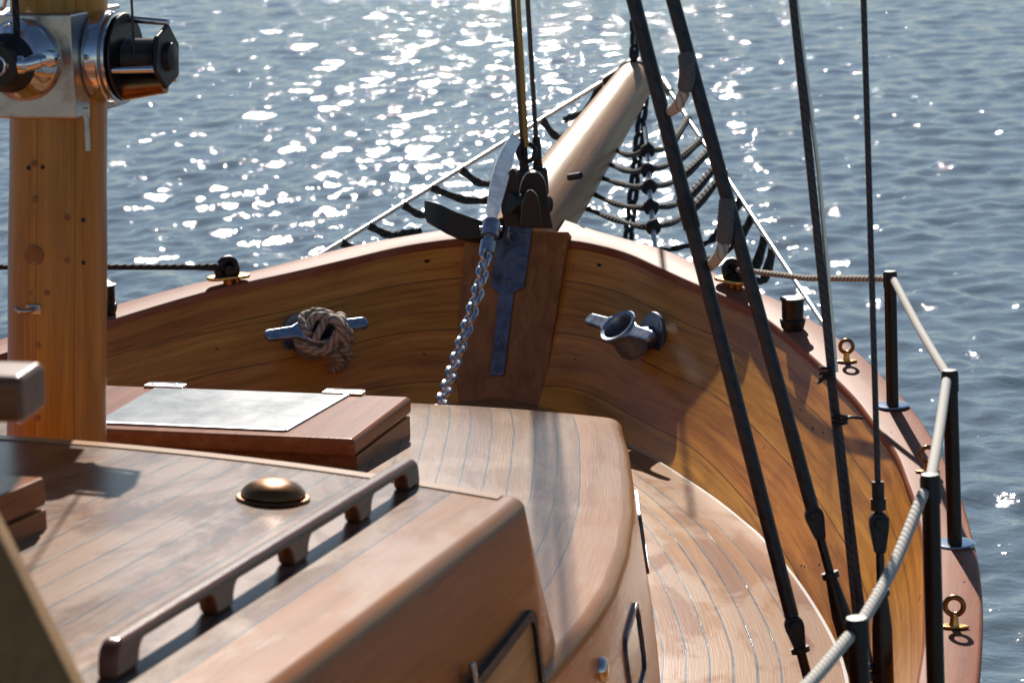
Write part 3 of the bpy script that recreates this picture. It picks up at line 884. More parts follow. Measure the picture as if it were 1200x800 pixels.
# anchor chain
bm = newbm()
chain(bm, [at(569, 299, 8.13), at(563, 330, 8.06), at(553, 365, 7.98), at(540, 405, 7.87), at(530, 435, 7.76), at(519, 468, 7.62), at(512, 490, 7.5)], wire=.0085, L=.058, W=.050, twist=8)
tag(build('anchor_chain', bm, M['chainsteel'], origin=at(519, 468, 7.62)), 'galvanised anchor chain hanging from the stem down behind the cabin roof', 'chain')
# black bow roller cheeks and the stay fittings
rol = thing('bow_roller', at(618, 250, 8.5), 'black bow roller and stay bracket standing on the stem head below the three stays', 'bow roller')
bm = newbm()
for (outl, d, th) in (([(594, 264), (588, 246), (590, 222), (597, 200), (604, 194), (608, 206), (609, 235), (606, 264)], 8.55, .02), ([(606, 264), (608, 238), (611, 214), (619, 199), (630, 197), (639, 206), (643, 228), (645, 248), (648, 264)], 8.62, .05), ([(610, 264), (612, 240), (617, 224), (624, 220), (631, 228), (634, 246), (635, 264)], 8.42, .03)):
    P_ = smoothpath([at(x, y, d) for x, y in outl], 3); o_ = P_[0]
    prism(bm, [((p-o_).dot(cr), (p-o_).dot(Vector((0, 0, 1)))) for p in P_], th, Matrix.Translation(o_) @ Matrix((cr, Vector((0, 0, 1)), cr.cross(Vector((0, 0, 1))))).transposed().to_4x4(), .004)
build('cheek', bm, M['black'], rol)
bm = newbm(); tube(bm, [at(596, 238, 8.5), at(640, 240, 8.62)], .035, 20); build('roller', bm, M['black'], rol)
# three stays
for k, (b_, t_, mm, rr_, lab) in enumerate((((613, 178), (601, -4), 'wire', .0085, 'leftmost dark wire stay rising from the stem head'), ((617, 172), (607, -4), 'rope_yellow', .008, 'yellow line between the two dark stays at the stem head'), ((629, 176), (618, -4), 'wire', .0085, 'rightmost dark wire stay rising from the stem head'))):
    p0 = onx(*b_, -.01+.02*k); p1 = onx(*t_, -.01+.02*k); d = (p1-p0).normalized()
    st = thing('stay' if mm == 'wire' else 'halyard', p0, lab, 'stay' if mm == 'wire' else 'line', 'stays at the stem head')
    bm = newbm(); tube(bm, [p0, p1+d*2.2], rr_, 10); build('wire' if mm == 'wire' else 'line', bm, M[mm], st)
    if mm == 'wire':
        bm = newbm(); tube(bm, [p0+d*.05, p0+d*.02, p0-d*.05, p0-d*.06], [.012, .016, .016, .02], 14); tube(bm, [p0-d*.06, p0-d*.075, p0-d*.15, p0-d*.18], [.024, .034, .034, .028], 16)
        build('terminal', bm, M['black'], st)
    else:
        bm = newbm(); torus(bm, place(p0-d*.02, cf, d), .03, .009, 20, 8); build('thimble', bm, M['black'], st)

# bowsprit
s0 = onx(648, 232, 0.0); s1 = onx(747, 90, 0.0); SD = (s1-s0).normalized()
bs = thing('bowsprit', s0, 'pale varnished round bowsprit pointing out over the water from the stem', 'bowsprit')
dB, dT = depth(s0), depth(s1)
r0_, r1_ = 40*dB/FPX, 22.5*dT/FPX
bm = newbm(); L = (s1-s0).length
pts = [s0-SD*.5]+[s0+SD*L*k/10 for k in range(11)]+[s1+SD*.012]
tube(bm, pts, [r0_]+[r0_+(r1_-r0_)*k/10 for k in range(11)]+[r1_*.9], 36); build('spar', bm, M['spar'], bs)
bm = newbm(); tube(bm, [s1-SD*.06, s1-SD*.055, s1-SD*.005, s1+SD*.0], [r1_+.001, r1_+.007, r1_+.007, r1_+.001], 30)
upS = (Vector((0, 0, 1))-SD*SD.z).normalized()
rtS = SD.cross(upS)
for v in (upS, -upS, rtS, -rtS):
    m_ = place(s1-SD*.03+v*(r1_+.02), SD.cross(v), v); torus(bm, m_, .018, .006, 16, 8)
build('cranse_iron', bm, M['black'], bs)
p, = (onx(667, 208, .09),)
bm = newbm(); tube(bm, [p, p+Vector((.05, -.03, .012))], .012, 12); build('bolt', bm, M['black'], bs)
# chain going up from the bowsprit tip
bm = newbm(); c0 = s1-SD*.03+upS*(r1_+.035); chain(bm, [c0, onx(744, 42, 0), onx(743, 22, 0)+Vector((0, 0, .0))], wire=.010, L=.075, W=.05)
e2 = onx(743, 24, 0); tube(bm, [e2, e2+Vector((0, -.35, .9))], .009, 8)
tag(build('jib_tack_chain', bm, M['black'], origin=c0), 'short black chain and wire rising from the bowsprit tip', 'chain')
# bobstay chain under the bowsprit
bm = newbm(); c1 = onx(754, 118, 0.0); c2_ = onx(736, 282, 0.0)
chain(bm, [c1, c1.lerp(c2_, .5), c2_, c2_+(c2_-c1)*.6], wire=.011, L=.085, W=.058)
tag(build('bobstay_chain', bm, M['black'], origin=c1), 'black bobstay chain hanging below the bowsprit tip behind the net', 'chain')
# whisker stays
RP = hit(958, 379, T_cap[1])[0] or Vector((1.16, 7.6, 1.5))
LPp = hit(379, 297, T_cap[-1])[0] or Vector((-.66, 8.18, 1.58))
tipR = at(776, 94, dT-.02); tipL = at(733, 80, dT+.02)
RP = RP+Vector((.02, .02, -.015)); LPp = LPp+Vector((-.02, .02, -.01))
def stayrod(a, b, lab):
    t = thing('whisker_stay', b, lab, 'stay', 'whisker stays of the bowsprit')
    bm = newbm(); tube(bm, [a, b], .0085, 10); build('rod', bm, M['rod'], t)
    d = (b-a).normalized(); bm = newbm(); tube(bm, [a, a+d*.02, a+d*.18, a+d*.2], [.012, .02, .02, .01], 14); build('turnbuckle', bm, M['black'] if a is tipL else M['steel'], t)
stayrod(tipR, RP, 'pale steel stay from bowsprit tip to the starboard rail'); stayrod(tipL, LPp, 'pale steel stay from bowsprit tip to the port rail')
def onseg(a, b, px=None, py=None):
    """point of a 3D line whose projection has this px or py"""
    lo_, hi_ = -.2, 1.2
    f0 = (lambda t: proj(a.lerp(b, t))[0]-px) if px is not None else (lambda t: proj(a.lerp(b, t))[1]-py)
    s_ = f0(lo_) > 0
    for _ in range(50):
        m_ = (lo_+hi_)/2
        if (f0(m_) > 0) == s_: lo_ = m_
        else: hi_ = m_
    return a.lerp(b, lo_)
# safety net under the bowsprit
net = thing('bowsprit_net', s0.lerp(s1, .4), 'black knotted rope net slung between the bowsprit and its side stays', 'net')
under0, under1 = onx(672, 243, .03), onx(748, 112, .03)
bm = newbm(); tube(bm, [under0+(under0-under1)*.2, under1], .012, 10); build('ridge_line', bm, M['rope_dark'], net)
cen0, cen1 = (756, 118), (770, 300)
rowsR = [((715, 172), (759, 176), (806, 146), 3), ((709, 188), (759, 199), (822, 168), 3), ((698, 205), (761, 219), (831, 186), 3), ((686, 222), (763, 243), (841, 208), 3), ((676, 239), (765, 266), (848, 228), 3), ((752, 286), (800, 289), (869, 252), 0), ((790, 312), (838, 300), (882, 270), 0), ((840, 330), (868, 320), (897, 294), 0), ((866, 338), (884, 327), (906, 309), 0)]
knots = []
cdep = lambda y: 9.35 - (y-118)/182*.75
for (pl, pm, pr, kk) in rowsR:
    a = onseg(under0, under1, py=pl[1]) if kk else at(*pl, cdep(pl[1])+.35); c = onseg(tipR, RP, px=pr[0]); m_ = at(*pm, (depth(a)+depth(c))/2 if not kk else cdep(pm[1]))
    ql = at((pl[0]*.5+pm[0]*.5), (pl[1]*.5+pm[1]*.5)+6, (depth(a)+depth(m_))/2); qr = at(pm[0]*.5+pr[0]*.5, pm[1]*.5+pr[1]*.5+7, (depth(m_)+depth(c))/2)
    ql = ql + Vector((0, 0, rng.normal(0, .006))); qr = qr + Vector((0, 0, rng.normal(0, .008)))
    bm = newbm(); P_ = smoothpath([a, ql, m_, qr, c], 9); tube(bm, P_, [.010+.002*math.sin(i*.9) + (.006 if i > len(P_)*.72 else 0) for i in range(len(P_))], 9); build('rope', bm, M['rope_dark'], net)
    if kk: knots += [a, m_]
for pl, pr, sg in (((703, 112), (672, 136), 5), ((635, 150), (668, 160), 5), ((540, 207), (584, 214), 4), ((505, 226), (590, 232), 6), ((472, 244), (512, 251), 4), ((432, 269), (478, 273), 4), ((400, 288), (432, 290), 3)):
    a = onseg(tipL, LPp, px=pl[0]); dd = depth(a); c = at(*pr, dd+.12); bm = newbm()
    m_ = at((pl[0]+pr[0])/2, (pl[1]+pr[1])/2+sg, dd+.06)
    P_ = smoothpath([a, m_, c, c+(c-m_)*.6], 8); tube(bm, P_, [.014+.002*math.sin(i*1.1) for i in range(len(P_))], 9); build('rope', bm, M['rope_dark'], net)
for kpt in knots:
    bm = newbm(); t_ = newbm(); bmesh.ops.create_icosphere(t_, subdivisions=2, radius=.028)
    for v in t_.verts: v.co = kpt + v.co*(.85+.3*random.random())
    merge(bm, t_); build('knot', bm, M['rope_dark'], net)
bm = newbm(); tube(bm, [at(756, 150, cdep(150)), at(759, 176, cdep(176)), at(761, 219, cdep(219)), at(765, 266, cdep(266)), at(768, 292, cdep(292)), at(771, 330, cdep(330))], .009, 9)
build('centre_line', bm, M['rod'], net)

# ------------------------------------------------------------------ bollard cleats on the bulwarks
def bollard(pos, Tt, Nn, label):
    th = rad(46)
    axis = (Vector((0, 0, 1))*math.cos(th) + Nn*math.sin(th)).normalized()
    root = thing('mooring_bollard', pos, label, 'bollard', 'bollards on the bulwarks')
    c = pos + Nn*.118 + Vector((0, 0, .004))
    bm = newbm()
    m_ = place(pos+Nn*.002, Nn, Tt); prism(bm, [(.072*math.cos(2*PI*k/28), .085*math.sin(2*PI*k/28)) for k in range(28)], .014, m_, .004)
    for k in (25, 155, 205, 335): lathe(bm, [(.008, 0), (.007, .003), (0, .004)], m_ @ Matrix.Translation((.050*math.cos(rad(k+20)), .060*math.sin(rad(k+20)), .014)), 10)
    build('base_plate', bm, M['galvdark'], root)
    A_ = place(c, axis, Tt)
    bm = newbm(); lathe(bm, [(.02, -.085), (.045, -.08), (.054, -.06), (.052, 0), (.058, .022), (.0655, .030), (.0665, .036), (.063, .040), (.052, .036), (.047, .02), (.044, -.06), (.0, -.065)], A_, 36)
    build('barrel', bm, M['galv'], root)
    bm = newbm()
    for s in (1, -1):
        w0, w1_ = .040, .021
        prism(bm, [(s*.050, -w0), (s*.085, -w1_*1.1), (s*.175, -w1_), (s*.186, -w1_*.6), (s*.186, w1_*.6), (s*.175, w1_), (s*.085, w1_*1.1), (s*.050, w0)], .02, A_ @ Matrix.Translation((0, 0, .016)), .006, 3)
    build('horn', bm, M['galv'], root)
    bm = newbm(); tube(bm, [pos+Nn*.01, pos+Nn*.05, pos+Nn*.075], [.04, .03, .026], 16); build('bracket', bm, M['galvdark'], root)
    return root, A_, c
lS, nS = hit(766, 396, T_bul[1]); lP, nP = hit(352, 396, T_bul[-1])
for nm, l in (('S', lS), ('P', lP)): pass
nSh = Vector((nS.x, nS.y, nS.z*.3)).normalized(); nPh = Vector((nP.x, nP.y, nP.z*.3)).normalized()
tS = Vector((0, 0, 1)).cross(nSh).normalized(); tP = Vector((0, 0, 1)).cross(nPh).normalized()
bollard(lS, tS, nSh, 'bare galvanised bollard cleat with hollow barrel on the sunlit starboard bulwark')
rt, AP, cP = bollard(lP, tP, nPh, 'galvanised bollard cleat wrapped with rope on the dark port bulwark')
# rope on the port bollard
bm = newbm(); pts = []
for i in range(70):
    f = i/69; a = 2*PI*2.6*f
    pts.append(AP @ Vector(((.066+.008*math.sin(a*2.3))*math.cos(a)+.012, (.064+.006*math.cos(a*1.7))*math.sin(a), -.045+.075*f+.012*math.sin(a*.5))))
tube(bm, pts, .0135, 12)
def arc(lst): return smoothpath([AP @ Vector(v) for v in lst], 9)
sg = 1 if (AP @ Vector((1, 0, 0)) - AP @ Vector((0, 0, 0))).dot(cr) > 0 else -1
tube(bm, arc([(sg*.0, -.066, -.02), (sg*.05, -.05, .045), (sg*.085, .0, .058), (sg*.10, .045, .02), (sg*.09, .03, -.03), (sg*.10, -.03, -.03), (sg*.105, -.045, .02), (sg*.075, -.02, .06), (sg*.04, .03, .062), (sg*.0, .06, .045)]), .0155, 12)
tube(bm, arc([(sg*.06, -.07, .01), (sg*.10, -.075, -.03), (sg*.105, -.07, -.065), (sg*.10, -.06, -.105)]), .0165, 12)
tube(bm, arc([(sg*.03, -.08, .0), (sg*.07, -.088, -.045), (sg*.075, -.08, -.08), (sg*.07, -.07, -.11)]), .015, 12)
tube(bm, arc([(sg*.035, .02, .05), (sg*.045, -.02, .085), (sg*.06, -.045, .07), (sg*.065, -.06, .03)]), .016, 12)
tube(bm, arc([(-sg*.03, -.05, .03), (sg*.0, -.02, .052), (sg*.04, .02, .058), (sg*.07, .055, .02), (sg*.06, .075, -.03)]), .0135, 12)
tube(bm, arc([(-sg*.035, .0, .035), (sg*.0, .03, .055), (sg*.05, .0, .07), (sg*.08, -.04, .055), (sg*.085, -.065, .0)]), .0155, 12)
tag(build('mooring_rope', bm, M['rope_tan'], origin=cP), 'twisted tan rope wound in a knot on the port bollard cleat', 'rope')

# ------------------------------------------------------------------ rail fittings
UPZ = Vector((0, 0, 1))
def capn(px, py, s=1):
    l, n = hit(px, py, T_cap[s]); return l
# stanchions
def stanchion_proto():
    root = thing('stanchion', (0, 0, 0), 'x', 'stanchion', 'rail stanchions')
    bm = newbm(); lathe(bm, [(.0, .0), (.046, 0), (.047, .003), (.044, .006), (.022, .008)], Matrix.Identity(4), 36); build('base_disc', bm, M['chrome'], root)
    bm = newbm(); tube(bm, [(0, 0, .006), (0, 0, .36), (0, 0, .372), (0, 0, .378)], [.0168, .0168, .0172, .012], 20)
    build('post', bm, M['post'], root)
    bm = newbm(); lathe(bm, [(.0185, .335), (.0190, .338), (.0190, .374), (.016, .381), (0, .382)], Matrix.Identity(4), 20); build('cap', bm, M['black'], root)
    return root
st0 = stanchion_proto(); tops = []
sb1 = capn(1046, 476); sb2 = capn(1119, 638)
pos3 = Vector((1.815, 0, 0)); t3 = onx(1090, 556, 1.835); pos3 = Vector((1.85, t3.y, zr(t3.y)+.005))
t4 = onx(1004, 724, 1.80); pos4 = Vector((1.82, t4.y, zr(t4.y)+.005))
labs = ['farthest black stanchion with a white base disc on the starboard rail', 'second black stanchion, its disc at the outer edge of the starboard rail', 'third black stanchion in front of the eye bolts on the starboard rail', 'nearest black stanchion at the bottom edge, crossed by the grey lifeline']
tpx = [(1043, 318), (1113, 434), (1090, 556), (1004, 724)]
for i, pb in enumerate((sb1, sb2, pos3, pos4)):
    o = st0 if i == 0 else copy_tree(st0)
    o.location = pb; o['label'] = labs[i]
    if i < 2: tp = at(*tpx[i], depth(pb + UPZ*.37))
    else: tp = t3 if i == 2 else t4
    v = tp-pb; o.rotation_euler = v.to_track_quat('Z', 'Y').to_euler(); k = v.length/.380; o.scale = (1, 1, k)
    tops.append(tp)
# fairlead plates with shackle
def fairlead(px, py, s, lab):
    p = capn(px, py, s); root = thing('fairlead', p, lab, 'fairlead', 'brass fairleads on the cap rail')
    tdir = Vector((.75*1, -s*.66, 0)).normalized()
    m_ = place(p+Vector((0, 0, .004)), UPZ, tdir)
    bm = newbm(); lathe(bm, [(.018, -.008), (.018, .012)], m_, 16); lathe(bm, [(.012, -.008), (.012, .012)], m_ @ Matrix.Translation((.03, 0, 0)), 12); build('pedestal', bm, M['bronze'], root)
    bm = newbm(); prism(bm, rrect(.15, .07, .034), .012, m_ @ Matrix.Translation((0, 0, .012)), .004); build('plate', bm, M['brass'], root)
    bm = newbm(); tube(bm, smoothpath([m_ @ Vector(v) for v in ((-.03, 0, .02), (-.034, 0, .05), (-.012, 0, .075), (.016, .01, .07), (.03, .01, .045), (.03, .012, .02))]), .014, 10)
    tube(bm, [m_ @ Vector((-.005, -.03, .045)), m_ @ Vector((0, .035, .048))], .016, 12); torus(bm, place(m_ @ Vector((0, 0, .055)), cf, UPZ), .026, .011, 18, 8)
    build('shackle', bm, M['black'], root)
    return p
fP = fairlead(268, 332, -1, 'brass fairlead with black shackle on the port rail, taking the wire from the left')
fS = fairlead(859, 336, 1, 'brass fairlead with black shackle on the starboard rail, seen between the shrouds')
# black capped lights / pots
def pot(px, py, s, lab):
    p = capn(px, py, s); root = thing('rail_pot', p, lab, 'fitting', 'black round pots on the cap rail')
    m_ = place(p, UPZ)
    bm = newbm(); lathe(bm, [(.028, 0), (.034, .006), (.040, .03), (.036, .034), (.033, .036)], m_, 28); build('base', bm, M['black'], root)
    bm = newbm(); lathe(bm, [(.033, .034), (.0335, .08), (.034, .092)], m_, 28); build('body', bm, M['post'], root)
    bm = newbm(); lathe(bm, [(.034, .090), (.0385, .092), (.0385, .098), (.03, .1), (0, .1)], m_, 28); build('lid', bm, M['black'], root)
pot(929, 386, 1, 'black round pot with flat lid on the starboard rail'); pot(124, 368, -1, 'black round pot on the port rail, half hidden by the mast')
# eye bolts
eb = None
for px, py, lab in ((992, 424, 'farthest brass eye bolt on the starboard rail'), (1087, 553, 'brass eye bolt on the starboard rail behind the lifeline knot'), (1118, 735, 'nearest brass eye bolt, standing alone on the starboard rail')):
    p = capn(px, py)
    if eb is None:
        eb = thing('eye_bolt', (0, 0, 0), lab, 'eye bolt', 'brass eye bolts on the starboard rail')
        bm = newbm(); prism(bm, [(.032*math.cos(2*PI*k/6), .014*math.sin(2*PI*k/6)) for k in range(6)], .006, Matrix.Identity(4), .002); lathe(bm, [(.012, .004), (.009, .012), (.008, .03)], Matrix.Identity(4), 16); build('base', bm, M['brass'], eb)
        bm = newbm(); torus(bm, Matrix.Translation((0, 0, .046)) @ frame((0, 1, 0), (1, 0, 0)), .0185, .0058, 28, 10); build('ring', bm, M['bronze'], eb)
        o = eb
    else: o = copy_tree(eb); o['label'] = lab
    o.location = p; o.rotation_euler = (0, 0, rad(15+random.uniform(-12, 12)))
# lifelines
def line(name, pts, r, mat, lab, cat, grp=None, seg=10, sag=0):
    P_ = [Vector(p) for p in pts]
    if sag and len(P_) == 2: P_ = smoothpath([P_[0], P_[0].lerp(P_[1], .5)-UPZ*sag, P_[1]], 10)
    bm = newbm(); tube(bm, P_, r, seg); o = build(name, bm, mat, origin=P_[-1]); return tag(o, lab, cat, grp)
G = 'lifelines along the starboard rail'
line('lifeline', [fS+Vector((.02, -.02, .06)), at(946, 326, depth(fS)*.5+depth(tops[0])*.5), tops[0]-UPZ*.02], .009, M['rope_tan'], 'thin tan lifeline from the starboard fairlead to the farthest stanchion', 'rope', G)
line('lifeline', [tops[0]-UPZ*.02+Vector((.012, -.015, 0)), tops[1]-UPZ*.02], .0105, M['rope_grey'], 'pale grey lifeline between the farthest and the second stanchion', 'rope', G, sag=.008)
line('lifeline', [tops[1]-UPZ*.02+Vector((-.005, -.018, 0)), tops[2]-UPZ*.018], .011, M['rope_grey'], 'pale grey lifeline between the second and the third stanchion', 'rope', G, sag=.01)
line('lifeline', [tops[2]-UPZ*.03+Vector((-.01, -.02, 0)), tops[3]-UPZ*.02], .0105, M['rope_grey'], 'thick grey braided lifeline between the third and the nearest stanchion', 'rope', G, sag=.02)
pe = at(915, 835, depth(tops[3])-.45)
line('lifeline', [tops[3]-UPZ*.025+Vector((-.01, -.02, 0)), pe], .0105, M['rope_grey'], 'grey braided lifeline leaving the picture at the bottom edge', 'rope', G, sag=.004)
# wire from the left to the port fairlead
wl0 = fP+Vector((-.01, 0, .055)); wl1 = at(-40, 313, depth(fP)-.8)
line('guard_wire', [wl0, wl0.lerp(wl1, .12), wl1], [.016, .010, .008], M['rope_dark'], 'twisted dark wire rope passing behind the mast to the port fairlead', 'wire')

# ------------------------------------------------------------------ shrouds
def shroud(b_px, db, t_px, ty, segs, lab, label_cat='shroud'):
    p0 = at(*b_px, db); p1 = ony(*t_px, ty) if ty else None
    d = (p1-p0).normalized()
    root = thing('shroud', p0, lab, 'shroud', 'shrouds on the starboard side')
    P = lambda py: onseg(p0, p1, py=py)
    return root, P, p0, p1, d
# 1
root, P, p0, p1, d = shroud((951, 812), 5.35, (742, -2), 5.20, None, 'leftmost thick black leather-covered shroud, crossing the bulwark and side deck')
bm = newbm(); tube(bm, [P(722), P(300), p1, p1+d*2.5], .0155, 14); build('cover', bm, M['leather'], root)
def toggle(root, P, y0, y1, w=.02):
    a, b = P(y0), P(y1); dd = (b-a).normalized(); sd = dd.cross(cf).normalized()
    bm = newbm(); Lt = (b-a).length
    m_ = Matrix.Translation(a) @ Matrix((dd, sd, dd.cross(sd))).transposed().to_4x4()
    prism(bm, [(0, -w*.6), (Lt*.15, -w), (Lt*.35, -w), (Lt, -w*.55), (Lt, w*.55), (Lt*.35, w), (Lt*.15, w), (0, w*.6)], .026, m_ @ Matrix.Translation((0, 0, -.013)), .005, 2)
    lathe(bm, [(.011, -.02), (.011, .018), (.009, .02), (0, .02)], m_ @ Matrix.Translation((Lt*.25, 0, 0)), 16)
    lathe(bm, [(.0, -.022), (.011, -.02)], m_ @ Matrix.Translation((Lt*.25, 0, 0)), 16)
    build('toggle', bm, M['black'], root)
def collar(root, P, y0, y1, r, name='collar'):
    bm = newbm(); tube(bm, [P(y0), P(y1)], r, 14); build(name, bm, M['black'], root)
toggle(root, P, 722, 762, .020)
collar(root, P, 758, 764, .020)
bm = newbm(); tube(bm, [P(760), P(812)], .0105, 12); build('threaded_rod', bm, M['post'], root)
collar(root, P, 232, 268, .0185)
sh1 = P
# 2
root, P, p0, p1, d = shroud((1012, 815), 5.25, (788, -2), 5.10, None, 'second thick black leather-covered shroud ending in a long turnbuckle')
bm = newbm(); tube(bm, [P(598), P(300), p1, p1+d*2.5], .0145, 14); build('cover', bm, M['leather'], root)
toggle(root, P, 594, 632, .019)
bm = newbm(); tube(bm, [P(628), P(676)], .0095, 12); build('threaded_rod', bm, M['post'], root)
collar(root, P, 670, 677, .018)
bm = newbm(); tube(bm, [P(676), P(690), P(720), P(780), P(815)], [.012, .015, .021, .021, .014], 16); build('turnbuckle', bm, M['post'], root)
sh2 = P
# 3: paired running wires
root, P, p0, p1, d = shroud((1012, 800), 5.15, (929, -2), 5.05, None, 'paired dark running wires with a small lashing, between the covered shrouds and the single stay')
bm = newbm(); tube(bm, [p0, p1, p1+d*2.5], .0085, 10); build('wire', bm, M['wire'], root)
off = cr*.016
bm = newbm(); tube(bm, [P(436)+off*.6, P(200)+off, p1+off*.4, p1+off*.4+d*2.5], .0045, 8); build('wire', bm, M['rod'], root)
for (x0, y0, x1, y1, rr_) in ((970, 440, 988, 600, .0035), (988, 600, 1026, 800, .0035), (984, 495, 1012, 720, .0045), (976, 430, 984, 500, .004)):
    dd = depth(P((y0+y1)/2))-.01
    bm = newbm(); tube(bm, [at(x0, y0, dd), at(x1, y1, dd)], rr_, 8); build('cord', bm, M['wire'], root)
for (x, y) in ((969, 437), (984, 492)):
    c_ = at(x, y, depth(P(y))-.015); bm = newbm()
    for k in range(3): torus(bm, place(c_+UPZ*(.009*k-.009), d+Vector((.2*k-.2, .1, 0)), cr), .014, .004, 16, 6)
    tube(bm, smoothpath([c_, c_+cr*.02+UPZ*.006-cf*.01, c_+cr*.045+UPZ*.004]) if y > 450 else smoothpath([c_, c_-cr*.012-UPZ*.016, c_-cr*.02-UPZ*.02]), .0035, 8)
    build('lashing', bm, M['black'], root)
# 4
root, P, p0, p1, d = shroud((1036, 815), 5.10, (1012, -2), 5.05, None, 'single thin black stay with swaged end and turnbuckle, nearest to the stanchions')
bm = newbm(); tube(bm, [P(570), p1, p1+d*2.5], .0062, 10); build('wire', bm, M['wire'], root)
collar(root, P, 564, 598, .0125, 'swage'); collar(root, P, 584, 597, .0155); toggle(root, P, 600, 648, .0195)
bm = newbm(); tube(bm, [P(596), P(696)], .0085, 12); build('threaded_rod', bm, M['post'], root)
collar(root, P, 690, 697, .0175)
bm = newbm(); tube(bm, [P(696), P(705), P(735), P(800), P(818)], [.013, .015, .0205, .021, .016], 16); build('turnbuckle', bm, M['post'], root)
# a shackle and cord near the nearest stanchion
c_ = at(1020, 792, 5.1); bm = newbm(); torus(bm, place(c_, cf, cr), .02, .008, 20, 8); tube(bm, [c_-cr*.02, c_+cr*.02], .011, 10)
tag(build('shackle', bm, M['black'], origin=c_), 'small black shackle at the bottom edge beside the turnbuckles', 'shackle')

# grey rope loops lashed to the shrouds
def loop(pts, lash, lab):
    P_ = smoothpath(pts, 10); root = thing('rope_loop', P_[0], lab, 'rope', 'rope loops lashed to the shrouds')
    bm = newbm(); tube(bm, P_, .0125, 12); build('rope', bm, M['rope_grey'], root)
    bm = newbm()
    n = lash
    for i in range(0, n):
        c = P_[i]; t = (P_[i+1]-P_[i]).normalized(); torus(bm, place(c, t+Vector((.1*math.sin(i*3), .1, 0)), cr), .0138, .0032, 16, 6)
    build('lashing', bm, M['lash'], root)
D1 = depth(sh2(100)); D2 = depth(sh1(130))
loop([at(804, 66, D1-.02), at(805, 84, D1-.03), at(803, 104, D1), at(794, 124, D1+.03), at(783, 130, D2+.03), at(774, 122, D2+.04)], 20, 'upper grey rope loop lashed between the two covered shrouds')
D1 = depth(sh2(270)); D2 = depth(sh1(300))
loop([at(852, 236, D1-.03), at(850, 256, D1-.035), at(849, 280, D1), at(843, 299, D1+.02), at(832, 311, D2+.03), at(823, 313, D2+.03)], 22, 'lower grey rope loop lashed between the two covered shrouds')

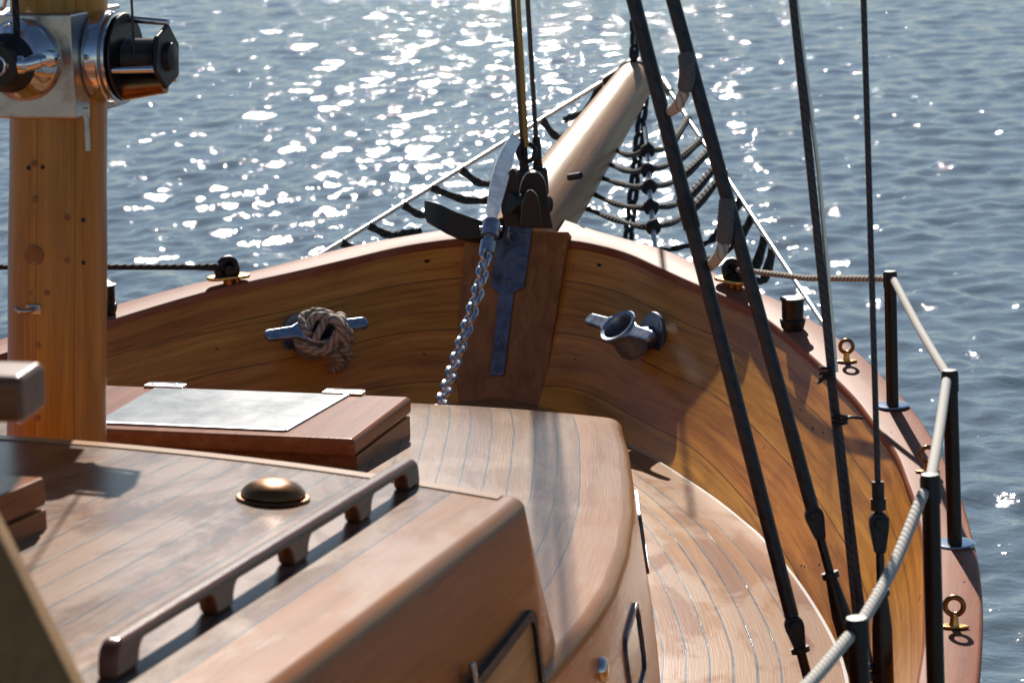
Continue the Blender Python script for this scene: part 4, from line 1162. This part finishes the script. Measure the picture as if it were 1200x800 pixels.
# ------------------------------------------------------------------ water: one displaced sheet
def water():
    ys = [-400, -120, -40, -15, -6, 0, 3]; y = 5.0
    while y < 62: ys.append(y); y += max(.028, .0029*y)
    while y < 4000: ys.append(y); y *= 1.25
    xs_ = [-3000, -1200, -500, -220, -120, -70, -46]; x = -32.0
    while x < 18: xs_.append(x); x += .045 if x > -22 and x < 13 else .25
    xs_ += [18, 24, 34, 60, 120, 300, 900, 3000]
    X, Y = np.meshgrid(np.array(xs_), np.array(ys))
    Z = np.zeros_like(X)
    sp = np.gradient(np.array(ys)); spx = np.gradient(np.array(xs_))
    cell = np.maximum(sp[:, None]*np.ones_like(X), spx[None, :]*np.ones_like(X))
    wind = rad(97)
    for i in range(110):
        lam = math.exp(rng.uniform(math.log(.10), math.log(.85)))
        th = wind + rng.normal(0, 1.25); k = 2*PI/lam
        slope = .0195 if lam > .40 else .0275
        a = slope/k
        ph = k*(X*math.cos(th)+Y*math.sin(th)) + rng.uniform(0, 2*PI)
        fade = np.clip(lam/(cell*2.3)-1, 0, 1)
        Z += a*(np.sin(ph) + .25*np.cos(2*ph))*fade
    # gentle gusts: calmer and rougher patches
    n, m_ = X.shape
    V = np.stack([X, Y, Z], -1).reshape(-1, 3)
    idx = np.arange(n*m_).reshape(n, m_)
    Fc = np.stack([idx[:-1, :-1], idx[:-1, 1:], idx[1:, 1:], idx[1:, :-1]], -1).reshape(-1, 4)
    me = bpy.data.meshes.new('water')
    me.vertices.add(len(V)); me.vertices.foreach_set('co', V.astype(np.float32).ravel())
    me.loops.add(Fc.size); me.loops.foreach_set('vertex_index', Fc.astype(np.int32).ravel())
    me.polygons.add(len(Fc)); me.polygons.foreach_set('loop_start', np.arange(0, Fc.size, 4, dtype=np.int32))
    me.update(calc_edges=True)
    me.polygons.foreach_set('use_smooth', np.ones(len(Fc), dtype=bool))
    o = bpy.data.objects.new('water', me); COL.objects.link(o)
    m, nt, b = newmat('water_surface')
    g = nt.new('ShaderNodeNewGeometry').outputs['Position']
    mp = nt.new('ShaderNodeMapping'); nt.inp(mp.inputs[0], g); mp.inputs['Scale'].default_value = (1.0, 1.7, 1)
    n1 = nt.noise(mp.outputs[0], 14, 2, .5, .3)
    n2 = nt.noise(mp.outputs[0], 26, 3, .55, .2)
    n3 = nt.noise(mp.outputs[0], 2.2, 2, .5)
    sy = nt.new('ShaderNodeSeparateXYZ'); nt.inp(sy.inputs[0], g)
    nb = nt.bump(n1, .9, WB[0]); nt.inp(nb.node.inputs['Distance'], nt.mapr(sy.outputs[1], 10, 40, WB[0], WB[0]*1.5)); 
    nt.inp(b.inputs['Base Color'], nt.ramp(n3, [(.3, (.125, .17, .21)), (.7, (.15, .20, .245))]))
    b.inputs['Roughness'].default_value = .06; b.inputs['IOR'].default_value = 1.333
    nt.inp(b.inputs['Normal'], nb)
    me.materials.append(m)
    o['kind'] = 'structure'
    return o
WB = (.0064, .0)
water()

# ------------------------------------------------------------------ light
SUN_EL, SUN_AZ = rad(32.0), rad(-16.8)       # azimuth from the bow, negative to port
S_dir = Vector((math.sin(SUN_AZ)*math.cos(SUN_EL), math.cos(SUN_AZ)*math.cos(SUN_EL), math.sin(SUN_EL)))
sl = bpy.data.lights.new('sun', 'SUN'); sl.energy = 5.0; sl.angle = rad(.53); sl.color = (1, .93, .83)
so = bpy.data.objects.new('sun', sl); COL.objects.link(so); so.rotation_euler = S_dir.to_track_quat('Z', 'Y').to_euler(); so.location = (0, 0, 20)
w = bpy.data.worlds.new('World'); sc.world = w; w.use_nodes = True
nt = w.node_tree; bg = nt.nodes['Background']
sky = nt.nodes.new('ShaderNodeTexSky'); sky.sky_type = 'NISHITA'; sky.sun_disc = False
sky.sun_elevation = SUN_EL; sky.sun_rotation = SUN_AZ
sky.air_density = 1.0; sky.dust_density = .1; sky.ozone_density = 2.5
nt.links.new(sky.outputs[0], bg.inputs[0]); bg.inputs[1].default_value = .05

# ------------------------------------------------------------------ camera
cd = bpy.data.cameras.new('camera'); co = bpy.data.objects.new('camera', cd); COL.objects.link(co)
Rm = Matrix((cr, cu, -cf)).transposed().to_4x4(); Rm.translation = CAM; co.matrix_world = Rm
cd.sensor_width = 36; cd.sensor_fit = 'HORIZONTAL'; cd.lens = 36*FPX/1200; cd.clip_start = .05; cd.clip_end = 9000
cd.dof.use_dof = True; cd.dof.focus_distance = 6.6; cd.dof.aperture_fstop = 8.0
sc.camera = co
sc.view_settings.view_transform = 'Standard'; sc.view_settings.look = 'None'; sc.view_settings.gamma = 1; sc.view_settings.use_curve_mapping = False
sc.view_settings.exposure = 0.46
sc.cycles.use_denoising = True
sc.cycles.max_bounces = 6
sc.cycles.sample_clamp_indirect = 6
